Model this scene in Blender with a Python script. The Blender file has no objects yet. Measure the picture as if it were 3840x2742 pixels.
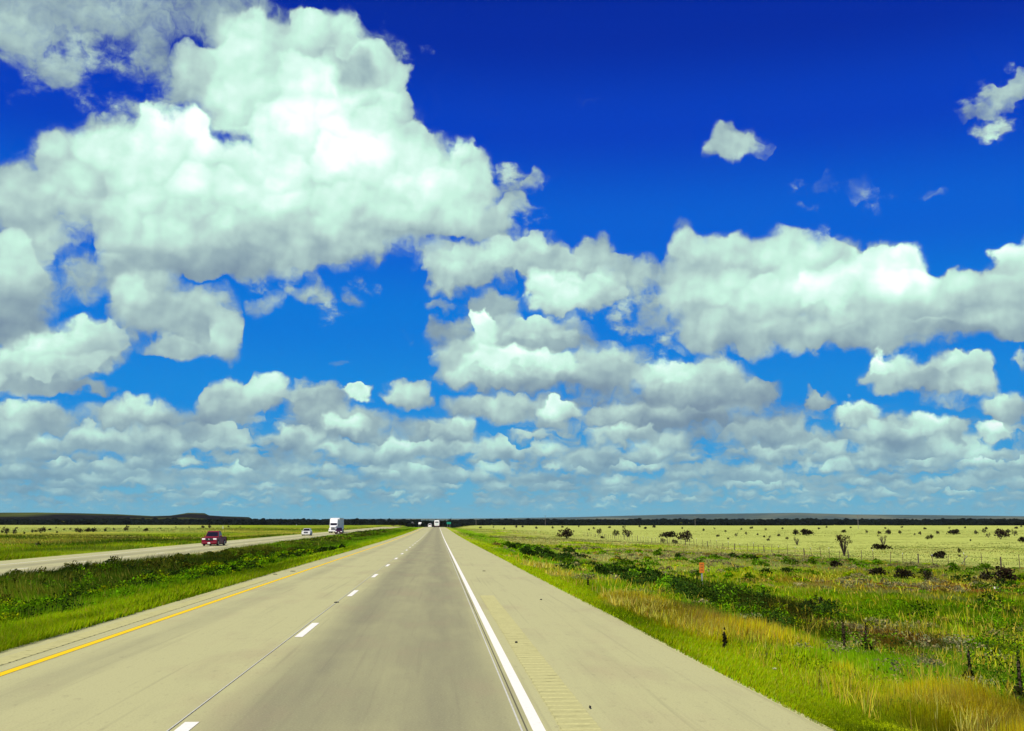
import bpy, bmesh, math, random
import numpy as np
from mathutils import Vector, Matrix

random.seed(7)
RNG = np.random.default_rng(11)
SC = bpy.context.scene
COL = SC.collection
PI = math.pi

# ------------------------------------------------------------------ camera
F_PX = 4200.0
CAM = Vector((0.0, 0.0, 2.06))
TH = math.atan(600 / F_PX)
PS = math.atan(280 * math.cos(TH) / F_PX)
FWD = Vector((math.sin(PS) * math.cos(TH), math.cos(PS) * math.cos(TH), math.sin(TH)))
RGT = Vector((math.cos(PS), -math.sin(PS), 0))
UPV = RGT.cross(FWD)
cam_d = bpy.data.cameras.new('camera')
cam_d.sensor_width = 36.0
cam_d.lens = 36.0 * F_PX / 3840.0
cam_d.clip_start = 0.1
cam_d.clip_end = 60000
cam = bpy.data.objects.new('camera', cam_d)
COL.objects.link(cam)
cam.matrix_world = Matrix(((RGT.x, UPV.x, -FWD.x, CAM.x), (RGT.y, UPV.y, -FWD.y, CAM.y),
                           (RGT.z, UPV.z, -FWD.z, CAM.z), (0, 0, 0, 1)))
SC.camera = cam

def ray(px, py):
    return (FWD * F_PX + RGT * (px - 1920) - UPV * (py - 1371)).normalized()

def azel(px, py):
    d = ray(px, py)
    return math.atan2(d.x, d.y), math.asin(d.z)

# ------------------------------------------------------------------ numpy noise
_LAT = RNG.random((256, 256))
def vnoise(x, y):
    xi = np.floor(x).astype(int); yi = np.floor(y).astype(int)
    fx = x - xi; fy = y - yi
    fx = fx * fx * (3 - 2 * fx); fy = fy * fy * (3 - 2 * fy)
    a = _LAT[xi & 255, yi & 255]; b = _LAT[(xi + 1) & 255, yi & 255]
    c = _LAT[xi & 255, (yi + 1) & 255]; d = _LAT[(xi + 1) & 255, (yi + 1) & 255]
    return (a * (1 - fx) + b * fx) * (1 - fy) + (c * (1 - fx) + d * fx) * fy
def fbm(x, y, oct=4):
    s = 0; a = .5; t = 0
    for i in range(oct):
        s = s + a * vnoise(x * 2 ** i + 17.3 * i, y * 2 ** i + 5.1 * i); t += a; a *= .5
    return s / t
def sm(a, b, x):
    t = np.clip((x - a) / (b - a), 0, 1)
    return t * t * (3 - 2 * t)
def lerp(a, b, t):
    return a + (b - a) * t

# ------------------------------------------------------------------ terrain
def z_own(Y):
    return 1.15 * sm(120, 600, Y) - 3.2 * sm(650, 1250, Y)
def z_opp(Y):
    return -0.91 + .0031 * np.clip(Y, -200, 690) - 3.0 * sm(720, 1350, Y)
def z_far(D):
    return 4.4 * np.clip((D - 240) / 1350, 0, 1)
def terrain(X, Y):
    X = np.asarray(X, float); Y = np.asarray(Y, float)
    zo = z_own(Y); zp = z_opp(Y); D = np.hypot(X, Y)
    zr = -2.3 + z_far(D)
    zl = -1.25 + .75 * z_far(D) + .0022 * np.clip(Y, 0, 250)
    # right side
    r = zo - .12 * sm(4.05, 5.2, X) - .63 * sm(5, 10.5, X) - .4 * sm(10, 16, X)
    r = lerp(r, zr, sm(14, 56, X))
    # left side
    m = lerp(zo, zp - .12, sm(-7.2, -17.5, X)) - .22 * np.exp(-((X + 12.5) / 3.0) ** 2)
    m = lerp(m, zp, sm(-18, -21.3, X))
    l = lerp(zp, zl, sm(-33.5, -52, X))
    z = np.where(X > 4.05, r, np.where(X < -33.4, l, np.where(X < -21.4, zp, np.where(X < -7.2, m, zo))))
    # gentle unevenness off the pavements
    off = sm(4.2, 9, X) + sm(-7.4, -10, X) * sm(-21, -18, X) * .7 + sm(-34, -42, X)
    z = z + off * ((fbm(X * .16 + 40, Y * .16 + 9, 3) - .5) * .34 + (fbm(X * .021 + 3, Y * .021, 3) - .5) * .7 * sm(20, 90, D))
    return z
def tz(x, y):
    return float(terrain(np.array([x]), np.array([y]))[0])
def ground_at(px, py, dmax=3000):
    d = ray(px, py)
    t = np.geomspace(6, dmax, 2500)
    h = CAM.z + d.z * t - terrain(d.x * t, d.y * t)
    k = np.argmax(h < 0) if (h < 0).any() else len(t) - 1
    return float(d.x * t[k]), float(d.y * t[k]), float(t[k])
def at_depth(px, depth):
    """ground point seen in direction px at a given depth along the road"""
    d = ray(px, 1971)
    s = depth / d.y
    return d.x * s, depth

# ------------------------------------------------------------------ materials
def new_mat(name):
    m = bpy.data.materials.new(name); m.use_nodes = True
    nt = m.node_tree; nt.nodes.clear()
    out = nt.nodes.new('ShaderNodeOutputMaterial')
    return m, nt, out
def N(nt, t, **kw):
    n = nt.nodes.new(t)
    for k, v in kw.items():
        if k.startswith('i_'):
            n.inputs[k[2:].replace('_', ' ')].default_value = v
        else:
            setattr(n, k, v)
    return n
def L(nt, a, b):
    nt.links.new(a, b)
def math_n(nt, op, a, b=None, c=None, clamp=False):
    n = nt.nodes.new('ShaderNodeMath'); n.operation = op; n.use_clamp = clamp
    for i, v in enumerate((a, b, c)):
        if v is None: continue
        if hasattr(v, 'links'): nt.links.new(v, n.inputs[i])
        else: n.inputs[i].default_value = v
    return n.outputs[0]
def mixc(nt, fac, a, b, blend='MIX'):
    n = nt.nodes.new('ShaderNodeMix'); n.data_type = 'RGBA'; n.blend_type = blend
    for s, v in ((n.inputs[0], fac), (n.inputs[6], a), (n.inputs[7], b)):
        if hasattr(v, 'links'): nt.links.new(v, s)
        elif isinstance(v, (int, float)): s.default_value = v
        else: s.default_value = (*v, 1) if len(v) == 3 else v
    return n.outputs[2]
def maprange(nt, v, a, b, c=0.0, d=1.0, smooth=False):
    n = nt.nodes.new('ShaderNodeMapRange'); n.clamp = not smooth
    if smooth:
        n.interpolation_type = 'SMOOTHSTEP'
        if a > b: a, b, c, d = b, a, d, c
    nt.links.new(v, n.inputs[0])
    for i, x in zip((1, 2, 3, 4), (a, b, c, d)): n.inputs[i].default_value = x
    return n.outputs[0]
def srgb(r, g, b):
    f = lambda c: (c / 12.92 if c <= .04045 else ((c + .055) / 1.055) ** 2.4)
    return (f(r / 255), f(g / 255), f(b / 255))
_plain = {}
def plain(name, col, rough=.6, metal=0.0, emit=None, spec=.5, var=.12):
    if name in _plain: return _plain[name]
    m, nt, out = new_mat(name)
    b = N(nt, 'ShaderNodeBsdfPrincipled')
    nz = N(nt, 'ShaderNodeTexNoise', i_Scale=7.0, i_Detail=4.0)
    tc = N(nt, 'ShaderNodeTexCoord'); L(nt, tc.outputs['Object'], nz.inputs['Vector'])
    v = maprange(nt, nz.outputs['Fac'], .3, .7, 1 - var, 1 + var)
    c = mixc(nt, 1.0, col, (1, 1, 1), 'MULTIPLY')
    mm = N(nt, 'ShaderNodeVectorMath', operation='SCALE'); mm.inputs[0].default_value = col
    L(nt, v, mm.inputs['Scale']); L(nt, mm.outputs[0], b.inputs['Base Color'])
    b.inputs['Roughness'].default_value = rough; b.inputs['Metallic'].default_value = metal
    b.inputs['Specular IOR Level'].default_value = spec
    if emit:
        b.inputs['Emission Color'].default_value = (*emit[0], 1); b.inputs['Emission Strength'].default_value = emit[1]
    L(nt, b.outputs[0], out.inputs[0])
    _plain[name] = m
    return m

def veg_material(name, transl=.48, rough=.75):
    """plant matter: its colour comes from the blades' own colour attribute"""
    m, nt, out = new_mat(name)
    at = N(nt, 'ShaderNodeAttribute', attribute_name='Col')
    df = N(nt, 'ShaderNodeBsdfDiffuse'); tl = N(nt, 'ShaderNodeBsdfTranslucent')
    L(nt, at.outputs['Color'], df.inputs[0]); L(nt, at.outputs['Color'], tl.inputs[0])
    mx = N(nt, 'ShaderNodeMixShader', i_Fac=transl)
    L(nt, df.outputs[0], mx.inputs[1]); L(nt, tl.outputs[0], mx.inputs[2]); L(nt, mx.outputs[0], out.inputs[0])
    return m
VEG = veg_material('plant_fibre')

# ------------------------------------------------------------------ mesh helpers
def link(name, me, mat=None, parent=None):
    o = bpy.data.objects.new(name, me); COL.objects.link(o)
    if mat is not None: me.materials.append(mat)
    if parent is not None: o.parent = parent
    return o
def tag(o, label=None, cat=None, group=None, kind=None):
    if label: o['label'] = label
    if cat: o['category'] = cat
    if group: o['group'] = group
    if kind: o['kind'] = kind
    return o
def empty(name, loc, rz=0.0):
    o = bpy.data.objects.new(name, None); COL.objects.link(o)
    o.location = loc; o.rotation_euler = (0, 0, rz); o.empty_display_size = .3
    return o
def np_mesh(name, V, Fc, colors=None, smooth=False):
    V = np.asarray(V, np.float32); Fc = np.asarray(Fc, np.int32)
    me = bpy.data.meshes.new(name); n = Fc.shape[1]
    me.vertices.add(len(V)); me.vertices.foreach_set('co', V.ravel())
    me.loops.add(Fc.size); me.loops.foreach_set('vertex_index', Fc.ravel())
    me.polygons.add(len(Fc)); me.polygons.foreach_set('loop_start', np.arange(0, Fc.size, n, dtype=np.int32))
    me.update(calc_edges=True)
    if colors is not None:
        a = me.color_attributes.new('Col', 'FLOAT_COLOR', 'POINT')
        c = np.ones((len(V), 4), np.float32); c[:, :3] = colors
        a.data.foreach_set('color', c.ravel())
    me.polygons.foreach_set('use_smooth', np.full(len(Fc), bool(smooth)))
    me.validate()
    return me
class MB:
    def __init__(s): s.bm = bmesh.new()
    def hull(s, rings, caps=True):
        vs = [[s.bm.verts.new(p) for p in r] for r in rings]; n = len(rings[0])
        for a, b in zip(vs, vs[1:]):
            for i in range(n): s.bm.faces.new((a[i], a[(i + 1) % n], b[(i + 1) % n], b[i]))
        if caps:
            s.bm.faces.new(vs[0][::-1]); s.bm.faces.new(vs[-1])
        return s
    def box(s, c, d):
        x, y, z = c; a, b, e = d[0] / 2, d[1] / 2, d[2] / 2
        return s.hull([[(x - a, y - b, z - e), (x + a, y - b, z - e), (x + a, y + b, z - e), (x - a, y + b, z - e)],
                       [(x - a, y - b, z + e), (x + a, y - b, z + e), (x + a, y + b, z + e), (x - a, y + b, z + e)]])
    def frustum(s, z0, r0, z1, r1):
        f = lambda r, z: [(r[0], r[2], z), (r[1], r[2], z), (r[1], r[3], z), (r[0], r[3], z)]
        return s.hull([f(r0, z0), f(r1, z1)])
    def prism(s, prof, x0, x1, inset=0.0):
        return s.hull([[(x0, y, z) for y, z in prof], [(x1, y, z) for y, z in prof]])
    def tube(s, pts, rads, n=8):
        rings = []
        pts = [Vector(p) for p in pts]
        for i, p in enumerate(pts):
            d = (pts[min(i + 1, len(pts) - 1)] - pts[max(i - 1, 0)]).normalized()
            u = d.orthogonal().normalized(); v = d.cross(u)
            if abs(d.z) > .7:
                u = Vector((1, 0, 0)); u = (u - d * u.dot(d)).normalized(); v = d.cross(u)
            rings.append([tuple(p + (u * math.cos(2 * PI * k / n) + v * math.sin(2 * PI * k / n)) * rads[i]) for k in range(n)])
        return s.hull(rings)
    def quad(s, *p):
        s.bm.faces.new([s.bm.verts.new(q) for q in p]); return s
    def slab(s, p, t):
        """four corner points given a thickness along their normal"""
        p = [Vector(q) for q in p]; n = (p[1] - p[0]).cross(p[2] - p[0]).normalized() * t
        return s.hull([[tuple(q) for q in p], [tuple(q + n) for q in p]])
    def build(s, name, mat, parent=None, bevel=0.0, seg=2, smooth=False):
        bmesh.ops.recalc_face_normals(s.bm, faces=s.bm.faces)
        if bevel:
            bmesh.ops.bevel(s.bm, geom=list(s.bm.edges), offset=bevel, segments=seg, affect='EDGES', profile=.5, clamp_overlap=True)
        me = bpy.data.meshes.new(name); s.bm.to_mesh(me); s.bm.free()
        if smooth:
            me.polygons.foreach_set('use_smooth', np.ones(len(me.polygons), bool))
        return link(name, me, mat, parent)

# ------------------------------------------------------------------ sun and sky
SUN_EL, SUN_AZ = math.radians(50), math.radians(214)     # azimuth clockwise from +Y: behind the camera, to the left
sd = Vector((math.sin(SUN_AZ) * math.cos(SUN_EL), math.cos(SUN_AZ) * math.cos(SUN_EL), math.sin(SUN_EL)))
sun_l = bpy.data.lights.new('sun', 'SUN'); sun_l.energy = 5.0; sun_l.angle = math.radians(.5); sun_l.color = (1.0, .94, .78)
sun_o = bpy.data.objects.new('sun', sun_l); COL.objects.link(sun_o)
sun_o.rotation_euler = sd.to_track_quat('Z', 'Y').to_euler(); sun_o.location = (0, -20, 60)

world = bpy.data.worlds.new('World'); SC.world = world; world.use_nodes = True
W = world.node_tree; W.nodes.clear()
wout = N(W, 'ShaderNodeOutputWorld'); bg = N(W, 'ShaderNodeBackground')
L(W, bg.outputs[0], wout.inputs[0])
sky = N(W, 'ShaderNodeTexSky', sky_type='NISHITA', sun_disc=False, sun_elevation=SUN_EL, sun_rotation=SUN_AZ,
        altitude=600.0, air_density=1.0, dust_density=.4, ozone_density=3.0)
tc = N(W, 'ShaderNodeTexCoord')
sep = N(W, 'ShaderNodeSeparateXYZ'); L(W, tc.outputs['Generated'], sep.inputs[0])
az = math_n(W, 'ARCTAN2', sep.outputs[0], sep.outputs[1])
el = math_n(W, 'ARCSINE', sep.outputs[2])
cb = N(W, 'ShaderNodeCombineXYZ'); L(W, az, cb.inputs[0]); L(W, el, cb.inputs[1])
P0 = cb.outputs[0]
# the clear sky: the sky texture, deepened the way a polarised sky is
ramp = N(W, 'ShaderNodeValToRGB')
L(W, maprange(W, el, 0.0, .5), ramp.inputs[0])
cr = ramp.color_ramp; cr.interpolation = 'EASE'
def stop(ramp_, pos, col):
    e = ramp_.elements.new(pos); e.color = (*col, 1); return e
SKY_STOPS = [(0.0, (118, 184, 204)), (.05, (100, 176, 208)), (.13, (52, 154, 216)), (.22, (14, 136, 220)),
             (.36, (0, 120, 218)), (.52, (0, 95, 212)), (.70, (0, 62, 192)), (.86, (0, 43, 164)), (1.0, (0, 33, 142))]
cr.elements[0].position = 0; cr.elements[0].color = (*srgb(*SKY_STOPS[0][1]), 1)
cr.elements[1].position = 1; cr.elements[1].color = (*srgb(*SKY_STOPS[-1][1]), 1)
for p_, c_ in SKY_STOPS[1:-1]: stop(cr, p_, srgb(*c_))
sv = N(W, 'ShaderNodeVectorMath', operation='SCALE'); L(W, sky.outputs[0], sv.inputs[0]); sv.inputs['Scale'].default_value = .1
clear = mixc(W, .985, sv.outputs[0], ramp.outputs[0])

# noise used to ruffle the cloud edges
def noise2(vec, scale, detail, rough=.55, dim='2D'):
    n = N(W, 'ShaderNodeTexNoise', noise_dimensions=dim); L(W, vec, n.inputs['Vector'])
    n.inputs['Scale'].default_value = scale; n.inputs['Detail'].default_value = detail; n.inputs['Roughness'].default_value = rough
    return n
def vmath(op, a, b=None, c=None):
    n = N(W, 'ShaderNodeVectorMath', operation=op)
    for i, v in enumerate((a, b, c)):
        if v is None: continue
        if hasattr(v, 'links'): L(W, v, n.inputs[i])
        else: n.inputs[i].default_value = v
    return n
def warped(scale, detail, amp, rough=.55):
    n = noise2(P0, scale, detail, rough)
    c = N(W, 'ShaderNodeSeparateColor'); L(W, n.outputs['Color'], c.inputs[0])
    k = N(W, 'ShaderNodeCombineXYZ'); L(W, c.outputs[0], k.inputs[0]); L(W, c.outputs[1], k.inputs[1])
    return vmath('MULTIPLY_ADD', vmath('SUBTRACT', k.outputs[0], (.5, .5, 0)).outputs[0], (amp, amp, 0), P0).outputs[0], n
PA, nA = warped(27.0, 4.5, .036, .46)      # large clouds overhead
PB, nB = warped(54.0, 5.0, .022, .46)      # the middle rows
# billows: the warped sky cut into rounded heads, each lit from above and a little from the left
def heads(P, scale, pull):
    v = N(W, 'ShaderNodeTexVoronoi', voronoi_dimensions='2D', feature='SMOOTH_F1'); L(W, P, v.inputs['Vector'])
    v.inputs['Scale'].default_value = scale; v.inputs['Smoothness'].default_value = .35; v.inputs['Randomness'].default_value = 1.0
    loc = vmath('SUBTRACT', P, v.outputs['Position']).outputs[0]
    lit = vmath('DOT_PRODUCT', loc, (-.35 * scale, .95 * scale, 0)).outputs['Value']
    crease = math_n(W, 'SUBTRACT', .38, v.outputs['Distance'])
    return math_n(W, 'MULTIPLY_ADD', lit, .5, crease), vmath('MULTIPLY_ADD', loc, (-pull, -pull, 0), P).outputs[0]
hdA, PA = heads(PA, 34.0, .24)
hdB, PB = heads(PB, 70.0, .22)
PC, nC = warped(110.0, 5.0, .009, .5)      # the far rows
# light relief: density difference towards the sun side
def relief(scale, off, k):
    a = noise2(P0, scale, 3.5, .45); b = noise2(vmath('ADD', P0, off).outputs[0], scale, 3.5, .45)
    return math_n(W, 'MULTIPLY', math_n(W, 'SUBTRACT', a.outputs['Fac'], b.outputs['Fac']), k)
relA = relief(11.0, (-.009, .018, 0), .55)
relB = relief(34.0, (-.003, .006, 0), .34)

class Stack:
    """clouds laid over one another from the far ones to the near ones: keeps shade and cover"""
    def __init__(s):
        s.S = None; s.A = None
    def over(s, alpha, shade):
        if s.S is None:
            s.S = shade; s.A = alpha; return
        n = N(W, 'ShaderNodeMix', data_type='FLOAT'); L(W, alpha, n.inputs[0]); L(W, s.S, n.inputs[2]); L(W, shade, n.inputs[3])
        s.S = n.outputs[0]
        inv = math_n(W, 'MULTIPLY_ADD', alpha, math_n(W, 'SUBTRACT', 1.0, s.A), s.A)
        s.A = inv
ST = Stack()
K = 3840 / 2274.0
def puff(P, x, y, rx, ry, soft=.45, hi=.7, lo=.45, a=1.0, grow=1.06, tilt=0.0):
    """one billow of a cloud: centre and radii in sky angles; hi / lo: how bright its sunlit top and its base are"""
    u0, v0 = azel(x * K, y * K)
    u1, _ = azel((x + rx) * K, y * K); u2, _ = azel((x - rx) * K, y * K)
    _, v1 = azel(x * K, (y - ry) * K); _, v2 = azel(x * K, (y + ry) * K)
    ru = (u1 - u2) / 2 * grow; rv = (v1 - v2) / 2 * grow
    # the running shade rides along in z (times 0), which keeps the chain in order for the compiler
    k = N(W, 'ShaderNodeCombineXYZ'); L(W, P[0], k.inputs[0]); L(W, P[1], k.inputs[1]); L(W, ST.S, k.inputs[2])
    if a > .85: soft = min(.8, soft + .08)
    q = vmath('MULTIPLY_ADD', k.outputs[0], (1 / ru, 1 / rv, 0), (-u0 / ru, -v0 / rv, 1)).outputs[0]
    d = vmath('LENGTH', q).outputs['Value']
    n = N(W, 'ShaderNodeMapRange', interpolation_type='SMOOTHSTEP', clamp=False); L(W, d, n.inputs[0])
    for i, v in zip((1, 2, 3, 4), (math.sqrt(2), math.sqrt(1 + soft * soft), 0.0, a)): n.inputs[i].default_value = v
    lx = -.12 * (hi - lo); ly = (hi - lo) / 1.5
    sh = vmath('DOT_PRODUCT', q, (lx, ly, (hi + lo) / 2)).outputs['Value']
    ST.over(n.outputs[0], sh)

def cells(P, y0, y1, sx, sy, seed, cover, hi, lo, soft=.12, a=1.0, off=0.0):
    """a row of many small cumulus between two elevations"""
    _, va = azel(1645, y0 * K); _, vb = azel(1645, y1 * K)       # va higher
    u0, v0 = azel(1645, y1 * K); ux, _ = azel(1645 + sx * K, y1 * K); _, vy = azel(1645, (y1 - sy) * K)
    ku = 1 / (ux - u0); kv = 1 / (vy - v0)
    q = vmath('MULTIPLY_ADD', P, (ku, kv, 0), (seed * 7.31, seed * 3.17 + off, 0)).outputs[0]
    vor = N(W, 'ShaderNodeTexVoronoi', voronoi_dimensions='2D', feature='F1'); L(W, q, vor.inputs['Vector'])
    vor.inputs['Scale'].default_value = 1.0; vor.inputs['Randomness'].default_value = .9
    loc = vmath('SUBTRACT', q, vor.outputs['Position']).outputs[0]
    sxyz = N(W, 'ShaderNodeSeparateXYZ'); L(W, loc, sxyz.inputs[0])
    rc = N(W, 'ShaderNodeSeparateColor'); L(W, vor.outputs['Color'], rc.inputs[0])
    ly = sxyz.outputs[1]
    # flat bases: the lower half is squeezed
    lyb = math_n(W, 'MAXIMUM', ly, math_n(W, 'MULTIPLY', ly, -1.6))
    d = math_n(W, 'SQRT', math_n(W, 'ADD', math_n(W, 'MULTIPLY', sxyz.outputs[0], sxyz.outputs[0]), math_n(W, 'MULTIPLY', lyb, lyb)))
    rad = math_n(W, 'MULTIPLY_ADD', rc.outputs[0], .5, cover)
    al = maprange(W, math_n(W, 'DIVIDE', d, rad), 1.0, soft, 0.0, a, True)
    band = math_n(W, 'MULTIPLY', maprange(W, el, va, va - (va - vb) * .3, 0, 1, True), maprange(W, el, vb - .002, vb + (va - vb) * .25, 0, 1, True))
    al = math_n(W, 'MULTIPLY', al, band)
    sh = math_n(W, 'MULTIPLY_ADD', ly, (hi - lo) * 1.1, (hi * .45 + lo * .55))
    sh = math_n(W, 'ADD', sh, math_n(W, 'MULTIPLY_ADD', rc.outputs[1], .3, -.15))
    ST.over(al, sh)

# far rows first
def veil(P, y0, y1, scale, thr, shade, a):
    _, va = azel(1645, y0 * K); _, vb = azel(1645, y1 * K)
    q = vmath('MULTIPLY', P, (1.0, 3.2, 1)).outputs[0]
    n = noise2(q, scale, 4.0)
    al = maprange(W, n.outputs['Fac'], thr, thr + .16, 0, a, True)
    band = math_n(W, 'MULTIPLY', maprange(W, el, va, va - (va - vb) * .35, 0, 1, True), maprange(W, el, vb - .004, vb + (va - vb) * .35, 0, 1, True))
    ST.over(math_n(W, 'MULTIPLY', al, band), math_n(W, 'MULTIPLY_ADD', n.outputs['Fac'], .5, shade - .25))
veil(PC, 1020, 1140, 26, .36, .30, .6)
cells(PC, 1095, 1152, 30, 9, 1, .12, .66, .35, a=.4)
cells(PC, 1068, 1138, 46, 17, 2, .26, .72, .28, a=.72)
veil(PC, 960, 1110, 18, .36, .36, .72)
cells(PC, 1035, 1112, 70, 28, 3, .32, .74, .2, a=.9)
cells(PC, 1000, 1085, 92, 42, 4, .36, .84, .18, a=.98)
veil(PB, 900, 1040, 12, .40, .38, .7)
cells(PB, 960, 1060, 120, 58, 5, .34, .88, .16)
cells(PB, 915, 1025, 150, 72, 6, .3, .84, .2)

def wisp(x, y, rx, ry, scale, thr, shade, a, seed):
    """thin torn cloud that the blue shows through"""
    u0, v0 = azel(x * K, y * K); u1, _ = azel((x + rx) * K, y * K); _, v1 = azel(x * K, (y - ry) * K)
    ru, rv = u1 - u0, v1 - v0
    q = vmath('MULTIPLY_ADD', PB, (1 / ru, 1 / rv, 0), (-u0 / ru, -v0 / rv, 0)).outputs[0]
    d = vmath('LENGTH', q).outputs['Value']
    n = noise2(vmath('MULTIPLY_ADD', P0, (1.0, 1.5, 0), (seed * 3.1, seed * 1.7, 0)).outputs[0], scale, 6.0, .58)
    f = math_n(W, 'SUBTRACT', n.outputs['Fac'], math_n(W, 'MULTIPLY_ADD', math_n(W, 'POWER', d, 2.0), .22, thr))
    ST.over(maprange(W, f, 0.0, .30, 0, a, True), math_n(W, 'MULTIPLY_ADD', n.outputs['Fac'], .5, shade - .25))
for w_ in [(200, 150, 400, 170, 17, .36, .48, .75, 1), (700, 660, 190, 70, 26, .44, .46, .8, 2), (1870, 430, 190, 66, 30, .46, .5, .55, 3), (2210, 230, 120, 90, 24, .36, .58, .9, 4),
           (1000, 700, 120, 100, 26, .40, .44, .8, 5), (1130, 430, 110, 90, 26, .36, .55, .85, 6), (1430, 690, 90, 110, 24, .36, .48, .8, 7), (880, 120, 110, 80, 28, .42, .5, .6, 8)]: wisp(*w_)
def clouds(name, entries):
    """a node group holding the billows of one part of the sky"""
    global W
    main = W; s_in, a_in = ST.S, ST.A
    g = bpy.data.node_groups.new(name, 'ShaderNodeTree')
    for nm, tp in (('wide', 'NodeSocketVector'), ('fine', 'NodeSocketVector'), ('shade', 'NodeSocketFloat'), ('cover', 'NodeSocketFloat')):
        g.interface.new_socket(nm, in_out='INPUT', socket_type=tp)
    for nm in ('shade', 'cover'): g.interface.new_socket(nm, in_out='OUTPUT', socket_type='NodeSocketFloat')
    W = g
    gi = N(W, 'NodeGroupInput'); go = N(W, 'NodeGroupOutput')
    PP = []
    for k in (0, 1):
        sx = N(W, 'ShaderNodeSeparateXYZ'); L(W, gi.outputs[k], sx.inputs[0]); PP.append((sx.outputs[0], sx.outputs[1]))
    ST.S, ST.A = gi.outputs[2], gi.outputs[3]
    for p, e in entries: puff(PP[p], *e)
    L(W, ST.S, go.inputs[0]); L(W, ST.A, go.inputs[1])
    W = main
    n = N(W, 'ShaderNodeGroup'); n.node_tree = g
    for i, v in enumerate((PA, PB, s_in, a_in)): L(W, v, n.inputs[i])
    ST.S, ST.A = n.outputs[0], n.outputs[1]
SC.cycles.use_adaptive_sampling = True; SC.cycles.adaptive_threshold = .01; SC.cycles.adaptive_min_samples = 16
SC.cycles.use_denoising = True; SC.cycles.denoising_prefilter = 'ACCURATE'; SC.cycles.denoising_input_passes = 'RGB_ALBEDO_NORMAL'
# ---- middle rows, left to right
clouds('clouds_rows', [(1, b[:5] + (b[5] + .08, b[6] - .06) + b[7:]) for b in [
 (1260,888,240,26,.1,.5,.34,.6),(1560,915,280,34,.1,.5,.34,.6),(300,940,280,40,.1,.5,.34,.6),
 (60,925,120,42,.3,.55,.3),(10,960,90,40,.3,.5,.28),(300,918,110,42,.35,.66,.3),(215,975,110,34,.3,.6,.3),
 (470,905,58,42,.35,.55,.34),(522,882,80,48,.4,.66,.38),(592,872,58,46,.4,.68,.4),
 (700,882,85,40,.35,.58,.34),(792,868,38,24,.5,.95,.7),(745,935,125,52,.35,.5,.16),(765,950,72,30,.3,.78,.3),(650,975,80,34,.3,.7,.3),
 (905,880,66,40,.4,.66,.32),(890,1000,60,34,.35,.8,.35),
 (1100,905,140,38,.3,.58,.28),(1240,912,48,30,.5,.9,.5),(1010,955,60,34,.4,.72,.35),(1400,925,160,34,.25,.55,.25),(1390,965,90,30,.3,.75,.3),
 (1540,915,100,34,.3,.55,.25),(1810,892,44,30,.35,.5,.34),(1900,918,58,34,.45,.9,.5),(1975,962,90,42,.35,.66,.3),(2058,950,62,40,.45,.95,.5),
 (2122,950,38,38,.4,.62,.4),(2234,905,62,46,.35,.62,.34),(2212,962,55,34,.45,.92,.5),(1700,960,120,36,.3,.6,.25),
]])
# ---- centre towers
clouds('clouds_centre', [(1, b) for b in [
 (980,680,40,20,.1,.45,.35,.6),(1000,745,62,42,.1,.42,.32,.75),(965,730,20,28,.1,.42,.32,.6),
 (1320,570,62,52,.35,.58,.4),(1405,608,92,54,.15,.54,.38,.92),(1240,585,115,46,.35,.66,.4),(1150,562,115,56,.4,.72,.42),(985,565,85,52,.15,.55,.36,.8),(1050,592,110,56,.4,.72,.4),(1000,618,66,46,.35,.7,.42),
 (1095,684,78,46,.25,.48,.33),(1185,740,160,44,.3,.72,.3),(1190,765,170,26,.2,.4,.3),
 (1265,655,108,56,.45,.9,.36),(1205,640,52,46,.5,.88,.6),(1340,645,68,46,.3,.7,.4),
 (1072,712,32,34,.6,.98,.72),(1075,765,46,46,.4,.84,.6),(1030,800,80,54,.35,.72,.42),
 (1345,822,130,62,.35,.62,.32),(1095,805,90,48,.5,.95,.62),(1190,815,110,46,.4,.9,.5),(1120,838,190,40,.3,.78,.2),
 (1490,848,85,58,.4,.82,.4),(1590,842,92,60,.35,.6,.36),(1672,872,74,42,.3,.55,.34),(1530,882,170,34,.25,.5,.22),
]])
# ---- cloud at the right
clouds('clouds_right', [(1 if b[1] > 780 else 0, b) for b in [
 (1520,510,34,26,.1,.44,.36,.5),(1450,700,44,58,.1,.46,.34,.7),(1500,770,40,14,.1,.5,.36,.4),
 (1560,640,118,86,.35,.66,.36),(1530,560,75,52,.4,.8,.55),(1625,572,112,62,.4,.74,.5),(1750,575,130,74,.4,.74,.5),(1870,585,90,66,.4,.78,.6),
 (1972,575,92,60,.55,1.0,.82),(2022,605,56,50,.45,.86,.7),(1700,655,220,72,.35,.82,.48),(1900,645,190,64,.4,1.0,.62),(2000,640,120,44,.4,1.0,.72),(1960,692,150,52,.3,.8,.46),(2090,692,150,52,.3,.76,.42),(2210,635,130,70,.3,.72,.44),(2270,700,90,60,.3,.6,.36),(2110,668,140,58,.4,.84,.42),(2225,672,100,62,.35,.66,.36),
 (1600,722,140,52,.3,.54,.32),(1740,742,250,50,.3,.62,.26),(1905,752,220,44,.3,.56,.24),(2140,722,190,36,.3,.7,.3),(1830,690,90,22,.1,.5,.4,.6),
 (2262,572,84,52,.45,.92,.56),
 (1985,832,86,48,.4,.8,.42),(2085,832,122,52,.35,.76,.3),(2150,802,64,38,.4,.84,.55),(2172,852,58,36,.35,.66,.36),(1955,812,22,34,.5,.95,.7),(2100,885,70,18,.1,.5,.4,.5),(2268,800,22,28,.2,.55,.4,.8),
]])
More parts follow.
